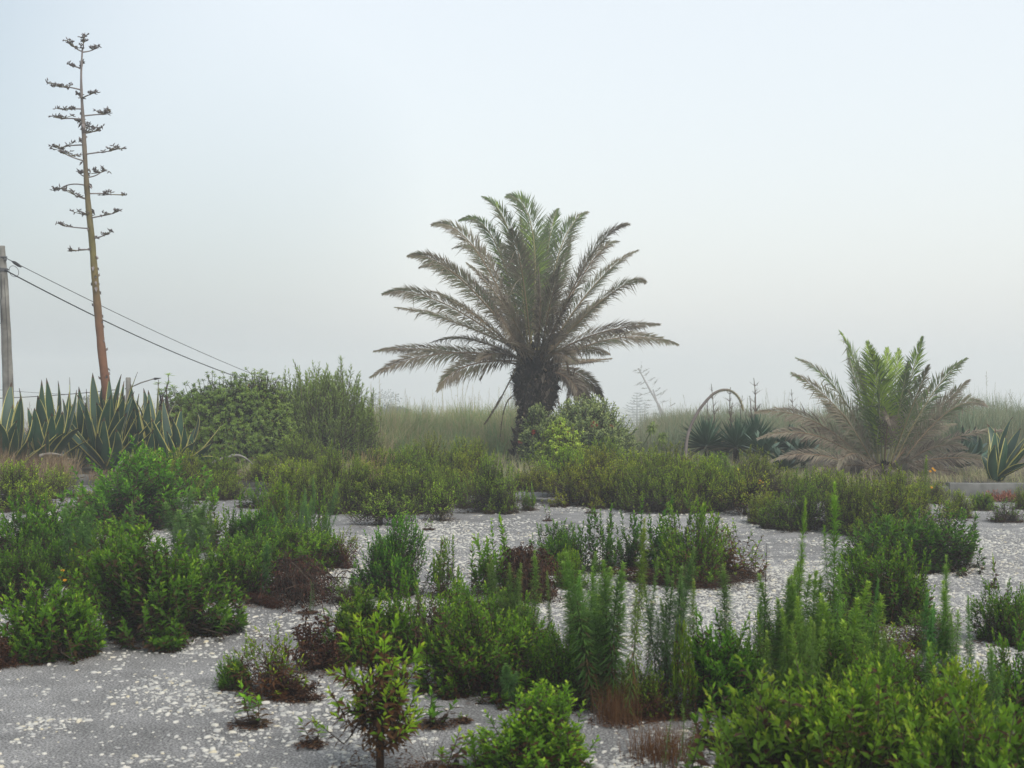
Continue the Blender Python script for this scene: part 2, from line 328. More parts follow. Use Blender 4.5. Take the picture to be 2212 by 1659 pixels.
# ------------------------------------------------------------------ plant builders (local meshes, base at the origin)
GA = 2.39996
def shrub(seed, h, r, lobes=9, per=16, lpl=22, leafL=.045, leafW=.012, minel=8, upright=.5, brown=.1, shootL=.15, trunk=0.0,
          spread=.32, mleaf=None, low=.15, tw=.5, whorl=False, tbase=.25, twr=.0022, inner=.5, conv=.3, scr=(.52, 1.12)):
    rg = np.random.default_rng(seed); ml = mleaf or M_LEAF
    az = np.arange(lobes) * GA + rg.normal(0, .3, lobes); sn = rg.uniform(math.sin(R(minel)), .98, lobes)
    cs = np.sqrt(1 - sn ** 2); LD = np.stack([cs * np.cos(az), cs * np.sin(az), sn], -1); sc = rg.uniform(*scr, lobes)
    ext = np.array([r, r, h - trunk])
    nS = lobes * per; li = np.repeat(np.arange(lobes), per)
    d = unit(LD[li] + spread * rg.normal(size=(nS, 3))); d[:, 2] = np.maximum(d[:, 2], math.sin(R(minel)) * .6 + .04 * rg.random(nS)); d = unit(d)
    tip = d * ext * (sc[li] * (1 - .38 * rg.random(nS) ** 1.4))[:, None] + [0, 0, trunk]
    ax = unit(d * (1 - upright) + np.array([0, 0, upright]) + .16 * rg.normal(size=(nS, 3)))
    sl = shootL * rg.uniform(.7, 1.3, nS); sl = np.minimum(sl, np.maximum(tip[:, 2] * .95, .03)); st = tip - ax * sl[:, None]; st[:, 2] = np.maximum(st[:, 2], .01)
    st_m = MB(); anc = LD * ext * conv * sc[:, None] + [0, 0, trunk]
    o = np.array([0, 0, -.02]); b0 = np.array([0, 0, trunk])
    if trunk: segs(st_m, [o], [b0], twr * 5, twr * 4, .3, 6)
    mid = (anc + b0) / 2 + rg.normal(0, .02, (lobes, 3)); mid[:, 2] = np.maximum(mid[:, 2], .02)
    segs(st_m, np.repeat([b0 if trunk else o], lobes, 0), mid, twr * 3.2, twr * 2.6, .25, 4); segs(st_m, mid, anc, twr * 2.6, twr * 2, .3, 4)
    m2 = (anc[li] + st) / 2 + rg.normal(0, .012, (nS, 3)); m2[:, 2] = np.maximum(m2[:, 2], .01)
    tt = np.clip(rg.normal(tw, .2, nS), 0, 1)
    segs(st_m, anc[li], m2, twr * 1.3, twr, tt, 3); segs(st_m, m2, st, twr, twr * .9, tt, 3); segs(st_m, st, tip, twr * .8, twr * .4, tt, 3)
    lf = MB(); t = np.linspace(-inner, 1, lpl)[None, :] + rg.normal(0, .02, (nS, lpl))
    if whorl: t = np.where(t > 0, .75 + .25 * t, t)
    pos = st[:, None] + (tip - st)[:, None] * t[..., None]
    ref = np.where(np.abs(ax[:, 2:3]) > .9, [[1., 0, 0]], [[0, 0, 1.]]); A = unit(np.cross(ax, ref)); B = np.cross(ax, A)
    ang = np.arange(lpl)[None] * GA + rg.random((nS, 1)) * 6.28 + rg.normal(0, .2, (nS, lpl))
    rad = A[:, None] * np.cos(ang)[..., None] + B[:, None] * np.sin(ang)[..., None]
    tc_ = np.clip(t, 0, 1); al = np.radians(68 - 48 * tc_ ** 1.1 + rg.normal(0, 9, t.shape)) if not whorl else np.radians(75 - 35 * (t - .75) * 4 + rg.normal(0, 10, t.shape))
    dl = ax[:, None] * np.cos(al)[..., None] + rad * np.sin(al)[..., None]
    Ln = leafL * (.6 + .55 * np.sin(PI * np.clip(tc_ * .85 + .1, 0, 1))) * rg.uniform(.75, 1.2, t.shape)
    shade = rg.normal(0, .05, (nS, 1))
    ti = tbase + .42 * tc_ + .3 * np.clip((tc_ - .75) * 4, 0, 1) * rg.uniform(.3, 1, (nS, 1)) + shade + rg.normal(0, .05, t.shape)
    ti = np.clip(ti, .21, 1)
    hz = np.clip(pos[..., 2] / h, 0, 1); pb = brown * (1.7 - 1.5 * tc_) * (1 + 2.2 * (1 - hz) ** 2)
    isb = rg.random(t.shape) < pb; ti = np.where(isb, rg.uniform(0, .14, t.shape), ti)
    pos = pos.copy(); pos[..., 2] = np.maximum(pos[..., 2], .008)
    dl = np.where(isb[..., None], unit(dl + [0, 0, -.6]), dl)
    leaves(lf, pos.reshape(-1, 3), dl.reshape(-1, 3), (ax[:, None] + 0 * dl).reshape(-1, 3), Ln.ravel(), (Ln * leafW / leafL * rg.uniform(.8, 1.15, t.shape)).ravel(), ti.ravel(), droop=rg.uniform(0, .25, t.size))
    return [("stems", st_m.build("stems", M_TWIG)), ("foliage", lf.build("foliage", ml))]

def weed(seed, h, k=1, rad=.05, nper=640, Lf=.074, W=.0085, lean=.10, brown=.26, side=0):
    rg = np.random.default_rng(seed); sm = MB(); lf = MB()
    for s in range(k):
        hh = h * (1 if s == 0 else rg.uniform(.6, .98)); b = np.array([rg.normal(0, rad) if k > 1 else 0, rg.normal(0, rad) if k > 1 else 0, -.01])
        out = np.array([b[0] * 1.6 + rg.normal(0, lean) * hh, b[1] * 1.6 + rg.normal(0, lean) * hh, hh])
        pts = through(b, (b + out) / 2 + [rg.normal(0, .02), rg.normal(0, .02), 0], out, 9)
        stems_ = [(pts, hh, 1.0)]
        for q in range(side):
            t0 = rg.uniform(.35, .7); p0 = pts[int(t0 * 8)]; a = rg.random() * 6.28; ln = hh * rg.uniform(.2, .35)
            p1 = p0 + np.array([math.cos(a) * ln * .35, math.sin(a) * ln * .35, ln]); stems_.append((through(p0, (p0 + p1) / 2 + [math.cos(a) * .02, math.sin(a) * .02, 0], p1, 9), ln, .6))
        for (pt, hl, sz) in stems_:
            rr = np.linspace(.0042, .0015, 9) * sz
            tube(sm, pt, rr, 5, np.linspace(.2, 1, 9), cap=False)
            n = int(nper * hl); t = np.sort(rg.random(n)) ** .8; t = .06 + .94 * t; x = t * 8; i = np.minimum(x.astype(int), 7); f = (x - i)[:, None]
            p = pt[i] * (1 - f) + pt[i + 1] * f; ax = unit(pt[i + 1] - pt[i])
            A = unit(np.cross(ax, [1., 0.2, 0])); B = np.cross(ax, A); an = np.arange(n) * GA
            ra = A * np.cos(an)[:, None] + B * np.sin(an)[:, None]
            al = np.radians(92 - 52 * t ** 1.8 + rg.normal(0, 10, n)); d = ax * np.cos(al)[:, None] + ra * np.sin(al)[:, None]
            L_ = Lf * sz * (.55 + .6 * np.sin(PI * np.clip(t, 0, 1) ** .9)) * rg.uniform(.7, 1.2, n); L_ *= np.where(t > .93, .7, 1)
            ti = .3 + .35 * t + .3 * np.clip((t - .8) * 5, 0, 1) + rg.normal(0, .07, n)
            bq = rg.random(n) < brown * 2.9 * (1 - t) ** 2.2 * (1 if sz == 1 else 0); ti = np.where(bq, rg.uniform(0, .14, n), np.clip(ti, .22, 1))
            L_ = np.where(bq, L_ * .8, L_)
            leaves(lf, p, d, ax, L_, W * sz * rg.uniform(.8, 1.3, n), ti, droop=rg.uniform(.1, .45, n), mid=.4)
    return [("stems", sm.build("stems", M_STEM, True)), ("foliage", lf.build("foliage", M_WEED))]

def brush(seed, w_, h, n=120, leafn=14, thick=.003, green=0):
    rg = np.random.default_rng(seed); sm = MB(); lf = MB()
    for i in range(n):
        a = rg.normal(0, .55) + (PI if rg.random() < .5 else 0); ln = w_ * rg.uniform(.35, .95)
        c = np.array([rg.normal(0, w_ * .24), rg.normal(0, w_ * .12), 0]); dv = np.array([math.cos(a), math.sin(a) * .7, 0]) * ln / 2
        p0 = c - dv; p1 = c + dv; p0[2] = rg.uniform(.005, .25 * h); p1[2] = rg.uniform(.01, .7 * h); mm = (p0 + p1) / 2 + rg.normal(0, .04, 3); mm[2] = h * rg.uniform(.1, 1.0) ** 1.5
        pt = through(p0, mm, p1, 7); pt[:, 2] = np.maximum(pt[:, 2], .004); th = thick * rg.uniform(.5, 1.5)
        segs(sm, pt[:-1], pt[1:], th, th * .8, rg.uniform(.1, .75), 3)
        m = leafn; t = rg.random(m) * 5.99; ii = t.astype(int); f = (t - ii)[:, None]; q = pt[ii] * (1 - f) + pt[ii + 1] * f; q = q + rg.normal(0, .008, q.shape); q[:, 2] = np.maximum(q[:, 2], .005)
        leaves(lf, q, unit(rg.normal(size=(m, 3)) + [0, 0, -.3]), unit(rg.normal(size=(m, 3))), rg.uniform(.012, .032, m), rg.uniform(.004, .01, m), rg.random(m), droop=.2, fold=.4)
    return [("twigs", sm.build("twigs", M_TWIG)), ("dry_leaves", lf.build("dry_leaves", M_DEAD))]

def deadplant(seed, h, r, n=26, leafn=40):
    rg = np.random.default_rng(seed); sm = MB(); lf = MB()
    for i in range(n):
        a = rg.random() * 6.28; e = rg.uniform(.15, 1); tip = np.array([math.cos(a) * r * rg.uniform(.3, 1), math.sin(a) * r * rg.uniform(.3, 1), h * e])
        mm = tip * .5 + rg.normal(0, .02, 3); mm[2] = max(mm[2], .02); pt = through(np.array([0, 0, 0.]), mm, tip, 6); pt[:, 2] = np.maximum(pt[:, 2], .002)
        segs(sm, pt[:-1], pt[1:], np.linspace(.003, .0012, 5), np.linspace(.0025, .001, 5), rg.uniform(0, .5), 3)
        t = 2 + rg.random(leafn) * 2.99; ii = t.astype(int); f = (t - ii)[:, None]; q = pt[ii] * (1 - f) + pt[ii + 1] * f + rg.normal(0, .006, (leafn, 3)); q[:, 2] = np.maximum(q[:, 2], .004)
        leaves(lf, q, unit(rg.normal(size=(leafn, 3))), unit(rg.normal(size=(leafn, 3))), rg.uniform(.012, .03, leafn), rg.uniform(.005, .01, leafn), rg.random(leafn) * .8, droop=.2, fold=.5)
    return [("twigs", sm.build("twigs", M_TWIG)), ("dry_leaves", lf.build("dry_leaves", M_DEAD))]

def blades(mb, base, h, lean, width, tint, rg, az=None, m=0):       # arching grass blades
    K = len(base); az = rg.random(K) * 6.28 if az is None else az; d = np.stack([np.cos(az), np.sin(az), 0 * az], -1)
    h = np.broadcast_to(h, (K,)); lean = np.broadcast_to(lean, (K,))
    fz = rg.random(K) * 6.28; s = np.stack([np.cos(fz), np.sin(fz), 0 * az], -1) * np.broadcast_to(width, (K,))[:, None] * .5
    ps = []
    for t in (0, .4, .75, 1):
        z = h * (t - .28 * lean * t ** 2.4); ps.append(base + d * (h * lean * .75 * t ** 2)[:, None] + np.stack([0 * z, 0 * z, z], -1))
    V = np.stack([ps[0] - s, ps[0] + s, ps[1] - s * .9, ps[1] + s * .9, ps[2] - s * .6, ps[2] + s * .6, ps[3]], 1)
    o = (np.arange(K) * 7)[:, None, None]; T = np.repeat(np.broadcast_to(tint, (K,)), 7)
    q = np.array([[0, 1, 3, 2], [2, 3, 5, 4]]); mb.add(V, (o + q[None]).reshape(-1, 4), T, m)
    tri = (o + np.array([[4, 5, 6]])[None]).reshape(-1, 3); mb.f[3].append(tri + mb.n - K * 7); mb.m[3].append(np.full(len(tri), m))

def tuft(seed, h, r, n, mats, t0, t1, lean=.5, width=.004):
    rg = np.random.default_rng(seed); mb = MB(); b = np.stack([rg.normal(0, r, n), rg.normal(0, r, n), np.zeros(n)], -1)
    blades(mb, b, h * rg.uniform(.4, 1, n), rg.uniform(.1, lean * 2, n), width, rg.uniform(t0, t1, n), rg)
    return [("blades", mb.build("blades", mats))]
def drygrass(seed, h, r, n):
    rg = np.random.default_rng(seed); mb = MB(); b = np.stack([rg.normal(0, r, n), rg.normal(0, r, n), np.zeros(n)], -1)
    blades(mb, b, h * rg.uniform(.4, .9, n), rg.uniform(.1, .9, n), .004, rg.uniform(.2, 1, n), rg)
    hd = MB(); k = n // 8; bb = b[:k]; az = rg.random(k) * 6.28; hh = h * rg.uniform(.75, 1.05, k); ln = rg.uniform(.05, .3, k)
    top = bb + np.stack([np.cos(az) * ln * hh, np.sin(az) * ln * hh, hh], -1); segs(hd, bb, top, .0012, .0008, .8, 3)
    ax = unit(top - bb)
    for s_ in range(10):
        leaves(hd, top - ax * (.008 * s_), unit(ax + .35 * rg.normal(size=(k, 3))), [[1, 0, 0]], .022, .006, rg.uniform(.5, 1, k))
    return [("blades", mb.build("blades", M_STRAW)), ("seed_heads", hd.build("seed_heads", M_STRAW))]
def bare(seed, h, k=1, tw=.15, br=14, thick=.005, spread=.25, m=None):
    rg = np.random.default_rng(seed); sm = MB()
    for s in range(k):
        b = np.array([rg.normal(0, .02) * (k > 1), rg.normal(0, .02) * (k > 1), -.01]); top = np.array([rg.normal(0, spread * .5) * h, rg.normal(0, spread * .5) * h, h * rg.uniform(.7, 1) if s else h])
        pt = through(b, (b + top) / 2 + rg.normal(0, .02 * h, 3), top, 10); rr = np.linspace(thick, thick * .25, 10)
        segs(sm, pt[:-1], pt[1:], rr[:-1], rr[1:], tw, 5)
        for q in range(br):
            i = rg.integers(3, 9); a = rg.random() * 6.28; ln = h * rg.uniform(.06, .22) * (1.2 - i / 10); dd = np.array([math.cos(a) * .6, math.sin(a) * .6, .75])
            e = pt[i] + dd * ln; mm = pt[i] + dd * ln * .5 + rg.normal(0, .01, 3); segs(sm, [pt[i], mm], [mm, e], [rr[i] * .6, rr[i] * .45], [rr[i] * .45, rr[i] * .2], tw + .1, 3)
            if rg.random() < .6: segs(sm, [mm], [mm + (dd + rg.normal(0, .4, 3)) * ln * .4], rr[i] * .35, rr[i] * .15, tw + .15, 3)
    return [("stems", sm.build("stems", m or M_TWIG))]

PROTO = {}
def bounds(parts):
    me = parts[-1][1]; c = np.empty(len(me.vertices) * 3, np.float32); me.vertices.foreach_get("co", c); c = c.reshape(-1, 3)
    return float(np.percentile(c[:, 2], 99.7)), 2 * float(np.percentile(np.hypot(c[:, 0], c[:, 1]), 95))
def proto(k, name, cat, h, wd, parts):
    hb, wb = bounds(parts); PROTO[k] = (name, cat, hb, wb, parts)
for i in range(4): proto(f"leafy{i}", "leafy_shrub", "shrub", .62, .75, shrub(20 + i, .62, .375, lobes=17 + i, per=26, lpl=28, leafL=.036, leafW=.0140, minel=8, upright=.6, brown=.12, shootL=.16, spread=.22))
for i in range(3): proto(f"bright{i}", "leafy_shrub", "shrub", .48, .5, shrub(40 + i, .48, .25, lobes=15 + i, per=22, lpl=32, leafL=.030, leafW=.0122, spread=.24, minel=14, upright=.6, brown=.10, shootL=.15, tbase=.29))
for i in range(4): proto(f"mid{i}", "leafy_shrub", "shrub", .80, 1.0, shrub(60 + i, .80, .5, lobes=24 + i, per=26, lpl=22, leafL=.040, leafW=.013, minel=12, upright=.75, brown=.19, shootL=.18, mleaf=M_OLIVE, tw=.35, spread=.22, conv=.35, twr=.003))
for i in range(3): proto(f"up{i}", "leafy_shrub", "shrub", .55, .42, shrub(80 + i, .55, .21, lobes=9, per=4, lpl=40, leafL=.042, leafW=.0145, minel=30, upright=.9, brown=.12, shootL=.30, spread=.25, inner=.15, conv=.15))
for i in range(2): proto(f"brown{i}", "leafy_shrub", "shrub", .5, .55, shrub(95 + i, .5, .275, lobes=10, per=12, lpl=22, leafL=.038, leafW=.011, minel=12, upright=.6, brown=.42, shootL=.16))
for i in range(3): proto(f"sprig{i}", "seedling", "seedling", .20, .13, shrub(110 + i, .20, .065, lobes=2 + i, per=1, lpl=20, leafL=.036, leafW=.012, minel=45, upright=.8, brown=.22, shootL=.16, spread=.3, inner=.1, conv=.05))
proto("umb0", "leafy_shrub", "shrub", .62, .42, shrub(131, .62, .21, lobes=10, per=8, lpl=24, leafL=.038, leafW=.0125, minel=8, upright=.45, brown=.28, shootL=.11, trunk=.16, tbase=.42, twr=.003, tw=.1))
proto("umb1", "leafy_shrub", "shrub", .45, .45, shrub(132, .45, .225, lobes=11, per=10, lpl=18, leafL=.034, leafW=.009, minel=4, upright=.6, brown=.2, shootL=.12, trunk=.13, mleaf=M_OLIVE, twr=.003, tw=.1))
for i in range(3): proto(f"weed{i}", "weed_stalk", "weed", .75, .13, weed(150 + i, .75, 1, side=i))
for i in range(2): proto(f"weeds{i}", "weed_clump", "weed", .8, .30, weed(160 + i, .8, 5 + i, rad=.045, side=1))
proto("plume0", "feathery_weed", "weed", .7, .6, weed(170, .7, 13, rad=.12, lean=.09, nper=520, Lf=.045, W=.0055, side=2, brown=.12))
proto("thin0", "green_shoots", "weed", .33, .2, weed(175, .33, 3, rad=.05, nper=170, Lf=.03, W=.004, brown=0))
proto("brush0", "dead_brush", "dead brush", .22, 1.0, brush(180, 1.1, .20, 260, 12, .0026))
proto("brush1", "dead_brush", "dead brush", .25, .5, brush(181, .45, .24, 200, 34, .002))
for i in range(2): proto(f"dead{i}", "dead_plant", "dead plant", .28, .26, deadplant(185 + i, .28, .13))
proto("dry0", "grass_tuft", "dry grass", .6, .6, drygrass(190, .6, .13, 260))
proto("dry1", "grass_tuft", "dry grass", .2, .3, tuft(191, .2, .09, 500, M_STRAW, 0, .5, .5, .0025))
proto("gr0", "grass_tuft", "grass", .3, .3, tuft(192, .3, .04, 120, M_GRASS, .5, 1, .5, .004))
proto("bare0", "bare_stalk", "dead stalk", .9, .15, bare(200, .9, 1, .1, 10, .006, .08))
proto("bare1", "bare_stalk", "dead stalk", .6, .25, bare(201, .6, 6, .3, 8, .0025, .45))
proto("bare2", "bare_sapling", "bare sapling", 1.4, .5, bare(202, 1.4, 2, .9, 30, .016, .12))
proto("ice0", "ice_plant", "succulent", .13, .8, shrub(210, .13, .4, lobes=16, per=14, lpl=10, leafL=.05, leafW=.012, minel=4, upright=.7, brown=0, shootL=.07, mleaf=M_ICE, tbase=.35))
FL = None
def flower_mesh():
    mb = MB(); rg = np.random.default_rng(3); n = 13; a = np.arange(n) * 2 * PI / n
    d = np.stack([np.cos(a), np.sin(a), .35 + 0 * a], -1); leaves(mb, np.zeros((n, 3)), d, [[0, 0, 1]], .022, .009, rg.random(n))
    leaves(mb, np.zeros((9, 3)), unit(rg.normal(size=(9, 3)) * .4 + [0, 0, 1]), [[1, 0, 0]], .012, .006, 0)
    return mb.build("flower", M_YEL)
FLM = flower_mesh()
COLS = {"": (1, 1, 1), "dk": (.68, .74, .68), "dk2": (.85, .87, .78), "yl": (1.35, 1.2, .9), "bl": (.80, .95, 1.15), "gy": (1.1, 1.12, 1.5), "ol": (1.25, 1.05, .9), "br": (1.2, 1.15, .9), "rd": (.85, .62, .5), "lt": (1.35, 1.35, 1.2), "dk3": (.45, .5, .5)}
_pr = np.random.default_rng(77)
def place(k, u, v, wpx, hpx, label, col="", z=0.0, group=None, rot=None, tilt=0, flowers=(), d=None):
    name, cat, h0, w0, parts = PROTO[k]
    wpx *= 1.3 if k[:4] == 'weed' else 1.14
    hpx *= 1.05 if k[:3] != 'mid' else _pr.uniform(.92, 1.22)
    if k[:4] == 'weed' and not tilt: tilt = _pr.normal(0, 4)
    d = GD(v, z) if d is None else d
    ppm = F / d; o = thing(name, ((u - CU) / ppm, d, z), label, cat, group)
    sx = wpx / ppm / w0; sz = hpx / ppm / h0
    o.scale = (sx, sx if sx < 1.6 * sz else sz * 1.6, sz); o.rotation_euler = (0, R(tilt), _pr.random() * 6.28 if rot is None else R(rot))
    c = COLS[col]; j = 1 + _pr.normal(0, .06, 3)
    for (pn, me) in parts:
        p = part(pn, me, o); p.color = (c[0] * j[0], c[1] * j[1], c[2] * j[2], 1) if pn not in ("stems", "twigs") else (1, 1, 1, 1)
    for (fu, fv) in flowers:
        p = part("flower", FLM, o); q = P(fu, fv, d - .05)
        a = o.rotation_euler.z; lx, ly, lz = q - np.array(o.location)
        ca, sa = math.cos(-a), math.sin(-a); p.location = ((lx * ca - ly * sa) / o.scale[0], (lx * sa + ly * ca) / o.scale[1], lz / o.scale[2])
        p.scale = (.8 / sx, .8 / sx, .8 / sz); p.rotation_euler = (R(50), 0, -a)
    return o
GF = "leafy shrubs growing on the pebbled paving"; GW = "feathery weed stalks in the foreground"; GM = "shrubs in the belt along the kerb"
